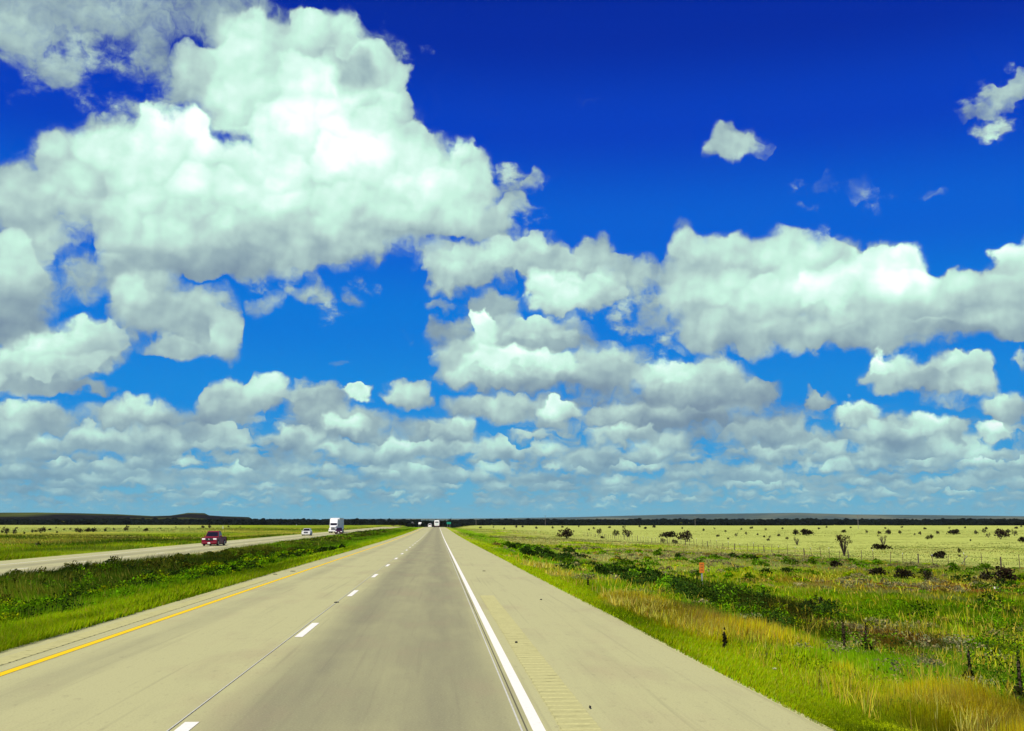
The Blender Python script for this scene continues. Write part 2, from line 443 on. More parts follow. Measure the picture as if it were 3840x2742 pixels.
# ---- clouds at the left
clouds('clouds_left', [(0 if b[1] < 760 else 1, b) for b in [
 (150,25,360,82,.1,.44,.34,.8),(470,15,170,66,.1,.38,.3,.75),(20,80,130,80,.1,.5,.38,.75),(130,160,90,34,.1,.4,.34,.4),(335,125,72,66,.1,.38,.32,.45),(420,190,60,40,.1,.4,.35,.4),
 (590,675,56,28,.1,.42,.34,.6),(678,652,62,34,.1,.44,.36,.55),(690,622,18,30,.1,.44,.36,.4),(785,675,34,24,.1,.42,.34,.45),(760,805,24,10,.1,.4,.34,.3),
 (40,690,112,110,.3,.5,.24),(30,600,100,80,.35,.72,.4),(95,520,100,66,.2,.55,.4,.9),(172,622,66,62,.15,.46,.36,.8),
 (300,600,110,82,.25,.6,.4,.95),(335,680,105,90,.3,.66,.4),(435,705,110,80,.3,.5,.36),(500,745,56,58,.4,.76,.46),(400,772,100,32,.25,.56,.38),(300,645,60,38,.3,.76,.5),
 (200,765,112,72,.4,.8,.46),(120,800,130,66,.4,.86,.44),(40,830,110,60,.35,.74,.36),(120,858,170,22,.2,.34,.24),
]])
# ---- the great tower at the upper left
clouds('clouds_tower', [(1 if b[0] > 1250 else 0, b) for b in [
 (1182,402,30,28,.1,.6,.45,.6),(1135,425,52,30,.1,.55,.42,.6),(1150,465,66,30,.15,.5,.4,.8),(1100,490,66,42,.25,.62,.42),
 (600,25,70,26,.1,.5,.4,.3),(855,95,70,36,.1,.5,.4,.3),(930,280,36,40,.1,.55,.45,.4),
 (225,282,66,46,.15,.52,.42,.85),(50,425,140,78,.25,.58,.42),(150,372,100,86,.3,.64,.46),
 (430,210,70,40,.1,.5,.42,.6),(470,155,92,66,.3,.68,.55,.95),(560,80,110,64,.35,.74,.62),(665,48,44,46,.4,.76,.66),(735,78,92,60,.4,.76,.64),(805,160,78,74,.35,.72,.6),
 (862,168,58,76,.3,.66,.5),(878,222,48,52,.25,.62,.48,.9),(640,155,190,112,.5,.8,.7),(590,240,170,82,.4,.8,.66),(725,240,170,120,.5,.86,.74),(840,275,90,80,.4,.76,.6),
 (690,190,90,62,.1,.92,.82,.7),(790,165,50,48,.2,.34,.26,.72),(735,135,60,26,.1,.46,.4,.5),
 (930,330,76,66,.4,.8,.62),(905,300,66,50,.4,.78,.66),(1034,365,58,56,.45,.84,.62),(1035,425,80,62,.3,.74,.56),
 (250,330,100,74,.4,.9,.68),(340,302,74,62,.45,.96,.76),(428,308,82,78,.45,1.0,.8),(530,385,110,84,.4,.86,.7),(385,352,110,66,.3,.9,.74),(300,372,100,60,.3,.84,.66),(30,470,110,90,.2,.62,.42),
 (700,318,176,104,.4,.96,.82),(640,290,110,80,.3,.96,.84),(860,385,160,90,.4,.92,.72),(760,330,90,60,.2,1.04,.94,.85),(940,400,100,70,.3,.96,.76),
 (250,442,180,92,.35,.78,.52),(420,455,200,92,.4,.84,.6),(620,450,220,92,.4,.9,.66),(820,455,200,78,.4,.92,.62),(965,470,140,66,.35,.78,.48),
 (180,415,70,50,.15,.62,.5,.6),(330,400,90,40,.05,.62,.55,.45),(700,410,90,34,.05,.74,.68,.5),
 (330,520,150,62,.25,.62,.42),(440,565,220,62,.25,.66,.34),(560,552,290,60,.3,.78,.32),(700,525,270,56,.3,.8,.36),(900,500,180,46,.3,.7,.34),(500,598,160,28,.15,.42,.32,.85),
 (20,560,70,40,.2,.72,.5,.8),
 # small ones in the clear part
 (1628,318,74,42,.4,.58,.46,.95),(1612,305,50,34,.35,.6,.5,.9),(1690,345,30,22,.05,.5,.42,.3),(1825,415,34,28,.05,.5,.44,.22),(1920,428,44,34,.05,.5,.44,.28),(2075,430,40,16,.05,.5,.44,.3),(1310,228,40,18,.05,.5,.4,.12),
 (2180,252,58,28,.1,.55,.42,.55),(2225,215,56,40,.15,.58,.44,.7),(2275,185,50,48,.2,.58,.44,.75),
]])

Sh = math_n(W, 'ADD', ST.S, relA)
Sh = math_n(W, 'ADD', Sh, relB)
hi_el = maprange(W, el, .085, .13, 0, 1, True)
hm_ = N(W, 'ShaderNodeMix', data_type='FLOAT'); L(W, hi_el, hm_.inputs[0]); L(W, hdB, hm_.inputs[2]); L(W, hdA, hm_.inputs[3])
Sh = math_n(W, 'MULTIPLY_ADD', math_n(W, 'MULTIPLY', hm_.outputs[0], maprange(W, Sh, .36, .70, .25, 1, True)), .20, Sh)
cloud = N(W, 'ShaderNodeValToRGB'); L(W, Sh, cloud.inputs[0])
cc = cloud.color_ramp
CLOUD_STOPS = [(0.0, (104, 128, 150)), (.22, (126, 150, 168)), (.40, (154, 180, 186)), (.56, (184, 214, 208)),
               (.72, (202, 244, 226)), (.86, (224, 255, 244)), (1.0, (254, 255, 255))]
cc.elements[0].position = 0; cc.elements[0].color = (*srgb(*CLOUD_STOPS[0][1]), 1)
cc.elements[1].position = 1; cc.elements[1].color = (1.02, 1.05, 1.05, 1)
for p_, c_ in CLOUD_STOPS[1:-1]: stop(cc, p_, srgb(*c_))
# distance: low clouds sink into the air near the horizon
air = maprange(W, el, -.01, .11, .9, 0.0, True)
hz = mixc(W, math_n(W, 'MULTIPLY', air, .58), cloud.outputs[0], srgb(118, 182, 205))
fr = noise2(PB, 105.0, 4.0, .6)          # feathered fringes: fine noise eats only where the cloud is thin
thin = math_n(W, 'MULTIPLY', ST.A, math_n(W, 'SUBTRACT', 1.0, ST.A))
Ae = math_n(W, 'MULTIPLY_ADD', math_n(W, 'MULTIPLY', thin, math_n(W, 'SUBTRACT', fr.outputs['Fac'], .5)), 3.4, ST.A)
final = mixc(W, maprange(W, Ae, .0, .94, 0, 1, True), clear, hz)
L(W, final, bg.inputs['Color']); bg.inputs['Strength'].default_value = 1.0
world.cycles.sampling_method = 'MANUAL'; world.cycles.sample_map_resolution = 512

SC.view_settings.view_transform = 'Standard'; SC.view_settings.look = 'None'
SC.view_settings.gamma = 1.0; SC.view_settings.exposure = 0.0; SC.view_settings.use_curve_mapping = False


# ------------------------------------------------------------------ what grows where (natural colours, no light in them)
PAL = dict(bright=(.165, .34, .004), mid=(.10, .20, .005), olive=(.11, .125, .010), dark=(.026, .055, .006),
           ygreen=(.33, .44, .004), straw=(.46, .38, .06), pale=(.385, .44, .10), gold=(.66, .55, .010),
           beige=(.38, .35, .13), rust=(.27, .13, .018), soil=(.46, .34, .15), brown=(.09, .06, .015))
PAL = {k: np.array(v) for k, v in PAL.items()}
def mixm(c, name, w):
    return c + (PAL[name] - c) * np.clip(w, 0, 1)[:, None]
def field(X, Y, jit=0.0):
    """colour and height of the growth at each point"""
    X = np.asarray(X, float).ravel(); Y = np.asarray(Y, float).ravel(); D = np.hypot(X, Y)
    n1 = fbm(X * .11 + 7, Y * .055 + 3, 4); n2 = fbm(X * .34 + 31, Y * .20 + 11, 4); n3 = fbm(X * .045 + 91, Y * .02 + 57, 4)
    wob = X + (fbm(X * .2, Y * .12 + 77, 3) - .5) * 3.4
    c = np.tile(PAL['mid'], (len(X), 1)); h = np.full(len(X), .28)
    # ---- right of the road
    R = X > 0
    cr_ = np.tile(PAL['bright'], (len(X), 1))
    cr_ = mixm(cr_, 'ygreen', sm(7.0, 5.2, wob) * .95 + .25 * sm(.5, .6, n2))
    n4 = fbm(X * .55 + 13, Y * .26 + 41, 3)
    gold = sm(4.8, 5.4, lerp(X, wob, .45)) * sm(7.8, 6.5, lerp(X, wob, .6)) * np.clip(sm(.47, .57, n4) + .45 * sm(18, 12, Y), 0, 1) * sm(58, 28, Y)
    cr_ = mixm(cr_, 'gold', gold); cr_ = mixm(cr_, 'straw', gold * sm(.45, .6, vnoise(X * 3, Y * 3)) * .7)
    ditch = sm(8.4, 9.3, wob) * sm(13.4, 12.0, wob) * sm(.42, .54, n1 * .5 + n2 * .5) * (.6 + .4 * sm(20, 30, Y)) * sm(130, 85, Y)
    cr_ = mixm(cr_, 'dark', ditch * .9)
    out = sm(12.2, 14.5, wob)
    cr_ = mixm(cr_, 'beige', out * sm(.43, .54, n1) * .95)
    cr_ = mixm(cr_, 'straw', out * sm(.55, .66, n3) * .55)
    cr_ = mixm(cr_, 'ygreen', out * (.40 + .55 * sm(.46, .58, n4)))
    cr_ = mixm(cr_, 'mid', out * sm(.47, .38, n2) * .6)
    cr_ = mixm(cr_, 'dark', out * sm(.34, .29, n2 * .6 + n1 * .4) * .8)
    red = np.exp(-((X - 29) / 9) ** 2 - ((Y - 66) / 9) ** 2) * 1.6 + .8 * np.exp(-((X - 11.5) / 1.6) ** 2 - ((Y - 27) / 9) ** 2) + .8 * np.exp(-((X - 12.5) / 2) ** 2 - ((Y - 20) / 5) ** 2)
    cr_ = mixm(cr_, 'rust', red * sm(.40, .52, n2))
    cr_ = mixm(cr_, 'beige', out * sm(70, 130, D) * sm(.38, .5, n1) * .6)
    cr_ = mixm(cr_, 'pale', sm(46, 66, wob + (n2 - .5) * 22) * (.93 - .55 * sm(.52, .62, n3)) + sm(220, 330, D) * sm(20, 60, X) * .8)
    soil = sm(4.3, 4.9, X) * sm(7.0, 5.6, wob) * sm(.58, .66, n2) * sm(22, 34, Y)
    cr_ = mixm(cr_, 'soil', soil * .9)
    hr = .17 - .06 * sm(7, 5, wob) + .22 * gold + .30 * ditch + .10 * out * sm(.4, .6, n2)
    hr = hr * (1 - .55 * sm(53, 60, wob)) * (1 - np.clip(red, 0, 1) * .6)
    # ---- the median
    M = (X <= 0) & (X > -21.6)
    cm = np.tile(PAL['bright'], (len(X), 1))
    cm = mixm(cm, 'ygreen', sm(-9.9, -8.2, wob) * .8)
    cm = mixm(cm, 'mid', sm(-9.0, -11, wob) * sm(.56, .42, n2) * .9)
    cm = mixm(cm, 'dark', sm(-9.5, -11.5, wob) * sm(.42, .34, n2) * .8)
    tall = sm(-13.6, -15.6, wob)
    cm = mixm(cm, 'olive', tall * .8); cm = mixm(cm, 'brown', tall * sm(.46, .56, n1) * .8); cm = mixm(cm, 'dark', tall * sm(.54, .44, n2) * .8)
    cm = mixm(cm, 'bright', tall * sm(.44, .54, n1) * (.35 + .5 * sm(60, 140, Y)))
    hm = .15 + .10 * sm(-8, -10, wob) + (.30 - .12 * sm(70, 170, Y)) * tall * sm(-21.6, -20, X) + .12 * n2
    # ---- beyond the other carriageway
    B = X < -33
    cb_ = np.tile(np.array((.13, .20, .010)), (len(X), 1))
    cb_ = mixm(cb_, 'mid', sm(.52, .42, n2) * .7); cb_ = mixm(cb_, 'ygreen', sm(.48, .58, n1) * .7)
    cb_ = mixm(cb_, 'straw', sm(.54, .64, n3) * .5)
    cb_ = mixm(cb_, 'pale', sm(330, 470, D) * sm(-.16, -.24, X / np.maximum(np.abs(Y), 1.0)) * (.95 - .35 * sm(.58, .66, n3)))
    hb = .25 + .2 * n2
    c = np.where(R[:, None], cr_, np.where(M[:, None], cm, np.where(B[:, None], cb_, c)))
    h = np.where(R, hr, np.where(M, hm, np.where(B, hb, h)))
    # far off the plain turns to green scrubland
    c = mixm(c, 'olive', sm(1500, 1750, D) * .9)
    return c, h

# ------------------------------------------------------------------ ground sheet, out to the horizon
def knots(*segs):
    return np.unique(np.round(np.concatenate(segs), 3))
gx = knots(-np.geomspace(70, 30000, 62), np.arange(-70, -34, 2.5), np.array([-33.6, -33.25, -21.75, -21.4, -7.35, -7.05, 3.9, 4.12]),
           np.arange(-33, -22, 3), np.arange(-21, -7.6, .6), np.arange(-6, 3.5, 2.5), np.arange(4.6, 30, .7), np.arange(30, 70, 2.2), np.geomspace(70, 30000, 62))
gy = knots(np.linspace(-16000, -500, 8), np.arange(-400, 0, 40), np.arange(0, 140, 1.3), np.arange(140, 400, 5), np.arange(400, 1500, 18), np.geomspace(1500, 30000, 50))
def far_rise(X, Y):
    D = np.hypot(X, Y)
    return 11.0 * sm(1750, 2900, D)
GX, GY = np.meshgrid(gx, gy, indexing='ij')
gz = terrain(GX.ravel(), GY.ravel()).reshape(GX.shape) + far_rise(GX, GY)
under = ((GX > -7.1) & (GX < 3.95)) | ((GX > -33.3) & (GX < -21.7))
gz = gz - .14 * under
nx, ny = len(gx), len(gy)
ii = (np.arange(nx - 1)[:, None] * ny + np.arange(ny - 1)[None, :]).ravel()
gfaces = np.stack([ii, ii + ny, ii + ny + 1, ii + 1], 1)
gcol, _h = field(GX, GY)
gm, nt, out = new_mat('prairie_ground')
at = N(nt, 'ShaderNodeAttribute', attribute_name='Col'); tcg = N(nt, 'ShaderNodeTexCoord')
mp = N(nt, 'ShaderNodeMapping'); mp.inputs['Scale'].default_value = (1, .55, 1); L(nt, tcg.outputs['Object'], mp.inputs[0])
na = N(nt, 'ShaderNodeTexNoise', i_Scale=1.7, i_Detail=8.0, i_Roughness=.65); L(nt, mp.outputs[0], na.inputs['Vector'])
nb = N(nt, 'ShaderNodeTexNoise', i_Scale=.055, i_Detail=7.0, i_Roughness=.6); L(nt, mp.outputs[0], nb.inputs['Vector'])
nc = N(nt, 'ShaderNodeTexNoise', i_Scale=.22, i_Detail=6.0, i_Roughness=.6); L(nt, mp.outputs[0], nc.inputs['Vector'])
c1 = mixc(nt, maprange(nt, na.outputs['Fac'], .50, .75), at.outputs['Color'], (.12, .085, .03))
c2 = mixc(nt, maprange(nt, nb.outputs['Fac'], .50, .66, 0, .38), c1, (.20, .22, .05))
c3 = mixc(nt, maprange(nt, nc.outputs['Fac'], .56, .70, 0, .35), c2, (.045, .08, .01))
gb = N(nt, 'ShaderNodeBsdfDiffuse'); L(nt, c3, gb.inputs[0]); gb.inputs['Roughness'].default_value = .6
bp = N(nt, 'ShaderNodeBump', i_Strength=.5, i_Distance=.25); L(nt, na.outputs['Fac'], bp.inputs['Height']); L(nt, bp.outputs[0], gb.inputs['Normal'])
L(nt, gb.outputs[0], out.inputs[0])
me = np_mesh('ground', np.stack([GX.ravel(), GY.ravel(), gz.ravel()], 1), gfaces, gcol, smooth=True)
tag(link('ground', me, gm), 'flat green and straw coloured prairie running out to the horizon', 'ground', kind='structure')

# ------------------------------------------------------------------ hills
def ridge(name, prof, r0, r1, r2, mat, label, base=2.0, rough=1.0, seed=0):
    """a long ridge: its skyline heights are given in degrees of view, it has a front slope, a crest and a back slope"""
    px = np.array([p[0] for p in prof], float); py = np.array([p[1] for p in prof], float)
    n = 420
    xs = np.linspace(px[0], px[-1], n); ys = np.interp(xs, px, py)
    dirs = np.array([ray(x, 1971)[:2] for x in xs]); dirs /= np.linalg.norm(dirs, axis=1)[:, None]
    rows = []
    ts = np.concatenate([np.linspace(0, 1, 22), 1 + np.linspace(.08, 1, 6)])
    for t in ts:
        r = r0 + (r1 - r0) * t if t <= 1 else r1 + (r2 - r1) * (t - 1)
        top = (1971 - ys) / F_PX * r1 + CAM.z
        wob = fbm(np.linspace(0, 40, n) + seed, np.full(n, t * 5.0 + seed), 4) - .5
        f = sm(0, 1, t) * .55 + .45 * sm(.55, 1, t) if t <= 1 else 1 - .9 * sm(1, 2, t)
        z = base + (top - base) * f + wob * 5.0 * rough * math.sin(PI * min(t, 1)) 
        rr = r + wob * 160 * rough * math.sin(PI * min(t, 1))
        rows.append(np.stack([dirs[:, 0] * rr, dirs[:, 1] * rr, z], 1))
    # skirts down into the ground
    lo = rows[0].copy(); lo[:, 2] -= 8; hi = rows[-1].copy(); hi[:, 2] -= 30
    V = np.concatenate([lo] + rows + [hi]); m = len(ts) + 2
    a = (np.arange(m - 1)[:, None] * n + np.arange(n - 1)[None, :]).ravel()
    me = np_mesh(name, V, np.stack([a, a + 1, a + n + 1, a + n], 1), smooth=True)
    return tag(link(name, me, mat), label, 'hill', kind='structure')
def hill_mat(name, a, b, c, s1, s2, thr=.55):
    m, nt, out = new_mat(name)
    t = N(nt, 'ShaderNodeTexCoord'); mp = N(nt, 'ShaderNodeMapping'); mp.inputs['Scale'].default_value = (1, 1, 3); L(nt, t.outputs['Object'], mp.inputs[0])
    n1 = N(nt, 'ShaderNodeTexNoise', i_Scale=s1, i_Detail=7.0, i_Roughness=.65); L(nt, mp.outputs[0], n1.inputs['Vector'])
    n2 = N(nt, 'ShaderNodeTexNoise', i_Scale=s2, i_Detail=3.0); L(nt, mp.outputs[0], n2.inputs['Vector'])
    col = mixc(nt, maprange(nt, n1.outputs['Fac'], .40, .62), a, b)
    col = mixc(nt, maprange(nt, n2.outputs['Fac'], thr, thr + .1, 0, .8), col, c)
    d = N(nt, 'ShaderNodeBsdfDiffuse'); L(nt, col, d.inputs[0]); L(nt, d.outputs[0], out.inputs[0])
    return m
HM = hill_mat('shaded_scrub_hill', (.006, .006, .006), (.016, .014, .010), (.10, .12, .02), .02, .0016, .54)  # cloud shadow painted as near-black scrub, sunlit gaps as paler patches
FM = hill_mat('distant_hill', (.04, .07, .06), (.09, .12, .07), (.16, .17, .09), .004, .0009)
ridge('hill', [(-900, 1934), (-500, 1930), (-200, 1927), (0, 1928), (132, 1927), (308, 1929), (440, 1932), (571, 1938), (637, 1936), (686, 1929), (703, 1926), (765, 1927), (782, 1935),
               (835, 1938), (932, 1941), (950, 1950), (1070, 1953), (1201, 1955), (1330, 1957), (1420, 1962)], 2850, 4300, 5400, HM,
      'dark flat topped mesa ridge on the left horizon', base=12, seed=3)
ridge('hill', [(1080, 1956), (1222, 1950), (1300, 1947), (1500, 1946), (1700, 1946), (1900, 1944), (2164, 1940), (2350, 1935), (2540, 1930), (2840, 1927), (3000, 1926), (3200, 1932), (3500, 1935),
               (3840, 1940), (4200, 1938), (4700, 1936)], 13000, 18000, 22500, FM, 'pale blue far hills along the right horizon', base=12, rough=2.0, seed=9)

# ------------------------------------------------------------------ brush closing the plain, cloud shadow put into its dark colour
def lumps(P, size, seed, flat=.7):
    """one low crown per point: a jittered twenty-sided ball"""
    rng = np.random.default_rng(seed)
    g = (1 + 5 ** .5) / 2
    iv = np.array([(-1, g, 0), (1, g, 0), (-1, -g, 0), (1, -g, 0), (0, -1, g), (0, 1, g), (0, -1, -g), (0, 1, -g), (g, 0, -1), (g, 0, 1), (-g, 0, -1), (-g, 0, 1)]) / math.hypot(1, g)
    fi = np.array([(0, 11, 5), (0, 5, 1), (0, 1, 7), (0, 7, 10), (0, 10, 11), (1, 5, 9), (5, 11, 4), (11, 10, 2), (10, 7, 6), (7, 1, 8), (3, 9, 4), (3, 4, 2), (3, 2, 6), (3, 6, 8), (3, 8, 9), (4, 9, 5), (2, 4, 11), (6, 2, 10), (8, 6, 7), (9, 8, 1)])
    n = len(P)
    V = iv[None] * (size[:, None, None] * (1 + rng.uniform(-.3, .3, (n, 12, 1))))
    V[:, :, 2] *= flat
    V = V + P[:, None, :]
    Fc = (fi[None] + (np.arange(n) * 12)[:, None, None]).reshape(-1, 3)
    return V.reshape(-1, 3), Fc
rng = np.random.default_rng(5)
n_w = 26000
azr = rng.uniform(-.62, .75, n_w); rr = 1640 + 1250 * rng.random(n_w) ** 1.5
dens = fbm(azr * 22, rr * .004, 3)
keep = dens > .34 + .12 * sm(1900, 1650, rr)
azr, rr = azr[keep], rr[keep]
wx, wy = np.sin(azr) * rr, np.cos(azr) * rr
wz = terrain(wx, wy) + far_rise(wx, wy)
sz = rng.uniform(1.8, 4.2, len(wx)) * (1 + .5 * (rng.random(len(wx)) > .93))
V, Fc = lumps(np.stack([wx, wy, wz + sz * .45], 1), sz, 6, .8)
wc = np.repeat(np.array([(.012, .017, .010)]) * rng.uniform(.6, 1.5, (len(wx), 1)), 12, 0)  # near-black crown colour stands for cloud shadow lying on the far plain
tag(link('shaded_brush', np_mesh('shaded_brush', V, Fc, wc), VEG), 'band of far brush closing off the plain, darkened by painted cloud shadow', 'shaded_brush', kind='stuff')

# ------------------------------------------------------------------ the highway
def road_material(name, right_lane=True):
    m, nt, out = new_mat(name)
    t = N(nt, 'ShaderNodeTexCoord'); s = N(nt, 'ShaderNodeSeparateXYZ'); L(nt, t.outputs['Object'], s.inputs[0])
    X = s.outputs[0]
    mp = N(nt, 'ShaderNodeMapping'); mp.inputs['Scale'].default_value = (1, .05, 1); L(nt, t.outputs['Object'], mp.inputs[0])
    streak = N(nt, 'ShaderNodeTexNoise', i_Scale=2.6, i_Detail=5.0, i_Roughness=.6); L(nt, mp.outputs[0], streak.inputs['Vector'])
    mp2 = N(nt, 'ShaderNodeMapping'); mp2.inputs['Scale'].default_value = (1, .35, 1); L(nt, t.outputs['Object'], mp2.inputs[0])
    blot = N(nt, 'ShaderNodeTexNoise', i_Scale=.55, i_Detail=6.0, i_Roughness=.6); L(nt, mp2.outputs[0], blot.inputs['Vector'])
    grain = N(nt, 'ShaderNodeTexNoise', i_Scale=38.0, i_Detail=4.0, i_Roughness=.7); L(nt, t.outputs['Object'], grain.inputs['Vector'])
    def bump_at(c, w):
        d = math_n(nt, 'DIVIDE', math_n(nt, 'ABSOLUTE', math_n(nt, 'SUBTRACT', X, c)), w)
        return maprange(nt, d, 1.0, 0.15, 0, 1, True)
    # tyre and oil darkening of the travelled lanes
    if right_lane:
        wear = math_n(nt, 'MULTIPLY', maprange(nt, X, -2.75, -1.9, 0, 1, True), maprange(nt, X, 1.25, .55, 0, 1, True))
        tracks = math_n(nt, 'ADD', bump_at(-1.62, .62), bump_at(.05, .62))
        left = math_n(nt, 'MULTIPLY_ADD', bump_at(-5.2, .6), .25, math_n(nt, 'MULTIPLY', bump_at(-3.5, .5), .0))
        w = math_n(nt, 'ADD', math_n(nt, 'MULTIPLY_ADD', wear, .60, math_n(nt, 'MULTIPLY', tracks, .14)), left)
    else:
        w = math_n(nt, 'MULTIPLY', math_n(nt, 'ADD', bump_at(-28.4, 1.5), bump_at(-24.7, 1.5)), .5)
    w = math_n(nt, 'MULTIPLY_ADD', math_n(nt, 'SUBTRACT', streak.outputs['Fac'], .5), .55, w)
    w = math_n(nt, 'MULTIPLY_ADD', math_n(nt, 'SUBTRACT', blot.outputs['Fac'], .5), .75, w)
    base = mixc(nt, math_n(nt, 'MULTIPLY', w, 1.0, clamp=True), (.500, .490, .222), (.220, .210, .118))
    base = mixc(nt, maprange(nt, blot.outputs['Fac'], .52, .70, 0, .35), base, (.45, .36, .19))
    # grain of the concrete
    base = mixc(nt, maprange(nt, grain.outputs['Fac'], .54, .70, 0, .42), base, (.20, .17, .09))
    base = mixc(nt, maprange(nt, grain.outputs['Fac'], .46, .32, 0, .35), base, (.60, .58, .32))
    mp3 = N(nt, 'ShaderNodeMapping'); mp3.inputs['Scale'].default_value = (9, .10, 1); mp3.inputs['Rotation'].default_value = (0, 0, .012); L(nt, t.outputs['Object'], mp3.inputs[0])
    skid = N(nt, 'ShaderNodeTexNoise', i_Scale=1.0, i_Detail=4.0); L(nt, mp3.outputs[0], skid.inputs['Vector'])
    base = mixc(nt, maprange(nt, skid.outputs['Fac'], .58, .74, 0, .30), base, (.22, .20, .11))
    pit = N(nt, 'ShaderNodeTexNoise', i_Scale=9.0, i_Detail=6.0, i_Roughness=.7); L(nt, mp2.outputs[0], pit.inputs['Vector'])
    base = mixc(nt, maprange(nt, pit.outputs['Fac'], .57, .70, 0, .32), base, (.24, .20, .11))
    # sawn joints along and across
    def line(c, w_):
        d = math_n(nt, 'ABSOLUTE', math_n(nt, 'SUBTRACT', X, c))
        return maprange(nt, d, w_, w_ * .5)
    js = [(-2.70, .014), (.93, .012), (-6.165, .010)] if right_lane else [(-26.5, .02)]
    for c, w_ in js:
        base = mixc(nt, math_n(nt, 'MULTIPLY', line(c, w_), .8), base, (.05, .045, .03))
    b = N(nt, 'ShaderNodeBsdfPrincipled'); L(nt, base, b.inputs['Base Color']); b.inputs['Roughness'].default_value = .82
    b.inputs['Specular IOR Level'].default_value = .25
    bp = N(nt, 'ShaderNodeBump', i_Strength=.25, i_Distance=.01); L(nt, grain.outputs['Fac'], bp.inputs['Height']); L(nt, bp.outputs[0], b.inputs['Normal'])
    L(nt, b.outputs[0], out.inputs[0])
    return m
ry = knots(np.arange(-160, 0, 20), np.arange(0, 60, 2), np.arange(60, 720, 6), np.arange(720, 1500, 30))
def strip(name, x0, x1, zf, dz, mat, parent=None, ys=None, thick=0.0, xs=None):
    ys = ry if ys is None else ys
    xs = np.array([x0, x1]) if xs is None else xs
    gx_, gy_ = np.meshgrid(xs, ys, indexing='ij')
    V = np.stack([gx_.ravel(), gy_.ravel(), (zf(gy_) + dz).ravel()], 1)
    n, m = len(xs), len(ys)
    a = (np.arange(n - 1)[:, None] * m + np.arange(m - 1)[None, :]).ravel()
    Fs = [np.stack([a, a + m, a + m + 1, a + 1], 1)]
    if thick:
        k = len(V); B = V.copy(); B[:, 2] -= thick; V = np.concatenate([V, B])
        j = np.arange(m - 1)
        Fs.append(np.stack([j, j + 1, k + j + 1, k + j], 1)); e = (n - 1) * m + j
        Fs.append(np.stack([e + 1, e, k + e, k + e + 1], 1))
    return link(name, np_mesh(name, V, np.concatenate(Fs)), mat, parent)
road = strip('road', -7.2, 4.05, z_own, 0.0, road_material('highway_concrete'), thick=.25)
tag(road, 'pale concrete interstate carriageway running straight to the horizon', 'road', kind='structure')
road2 = strip('road', -33.4, -21.5, z_opp, 0.0, road_material('far_concrete', False), thick=.25)
tag(road2, 'oncoming concrete carriageway beyond the grass median', 'road', kind='structure')

def paint(name, col, wear):
    m, nt, out = new_mat(name)
    t = N(nt, 'ShaderNodeTexCoord')
    n = N(nt, 'ShaderNodeTexNoise', i_Scale=16.0, i_Detail=5.0); L(nt, t.outputs['Object'], n.inputs['Vector'])
    c = mixc(nt, maprange(nt, n.outputs['Fac'], .56, .74, 0, wear), col, (.40, .37, .22))
    b = N(nt, 'ShaderNodeBsdfPrincipled'); L(nt, c, b.inputs['Base Color']); b.inputs['Roughness'].default_value = .75; b.inputs['Specular IOR Level'].default_value = .12
    L(nt, b.outputs[0], out.inputs[0]); return m
WHITE = paint('white_road_paint', (.90, .88, .76), .25)
YELLOW = paint('yellow_road_paint', (.92, .62, .002), .12)
for o, lab in ((strip('edge_line', .985, 1.115, z_own, .005, WHITE, road), 'solid white line'), (strip('median_line', -6.14, -5.99, z_own, .005, YELLOW, road), 'solid yellow line'),
               (strip('edge_line', -30.45, -30.32, z_opp, .005, WHITE, road2), None), (strip('median_line', -22.75, -22.62, z_opp, .005, YELLOW, road2), None),
               (strip('joint_seal', .865, .885, z_own, .004, plain('pale_sealant', (.62, .62, .50)), road, ys=np.arange(2, 160, 2.0)), 'thin pale sealant beside the white line'),
               (strip('joint_seal', -2.715, -2.70, z_own, .004, plain('pale_sealant', (.62, .62, .50)), road, ys=np.arange(2, 160, 2.0)), None)):
    if lab: o['label'] = lab
def dash(y, x, zf, parent):
    ys = np.array([y, y + 1.02, y + 2.03, y + 3.05])
    return strip('lane_dash', x - .06, x + .09, zf, .005, WHITE, parent, ys=ys)
for k in range(0, 26):
    dash(9.4 + 12.19 * k, -2.58, z_own, road)
for k in range(0, 30):
    dash(12.0 + 12.19 * k, -26.55, z_opp, road2)
# rumble strips: rows of milled grooves, with raised lips between
def rumble(x0, x1, y0, y1, step, parent, depth):
    k = np.arange(int((y1 - y0) / step)); yb = y0 + k * step
    prof = [(0, .004), (.10, .004), (.13, .004 + depth), (.20, .004 + depth), (.24, .004), (.305, .004)]
    V = []; Fs = []; xs = np.linspace(x0, x1, 5); rg = np.random.default_rng(3)
    for y in yb:
        b = len(V)
        jx = rg.uniform(-.004, .004, 2)
        for (dy, dz) in prof:
            for i, x in enumerate(xs):
                V.append((x + (jx[0] if i == 0 else jx[1] if i == 4 else 0), y + dy * step / .305, float(z_own(y)) + dz + rg.uniform(0, .003)))
        for r in range(5):
            for i in range(4):
                q = b + r * 5 + i; Fs.append((q, q + 1, q + 6, q + 5))
    return link('rumble_strip', np_mesh('rumble_strip', V, Fs), RUM, parent)
m_, nt, out = new_mat('milled_concrete')
t = N(nt, 'ShaderNodeTexCoord'); n = N(nt, 'ShaderNodeTexNoise', i_Scale=20.0, i_Detail=6.0, i_Roughness=.7); L(nt, t.outputs['Object'], n.inputs['Vector'])
b = N(nt, 'ShaderNodeBsdfDiffuse'); L(nt, mixc(nt, maprange(nt, n.outputs['Fac'], .35, .65), (.45, .435, .19), (.53, .515, .228)), b.inputs[0]); L(nt, b.outputs[0], out.inputs[0])
RUM = m_
rumble(1.28, 1.68, 4, 34, .305, road, .007)
rumble(-6.82, -6.45, 4, 44, .305, road, .004)

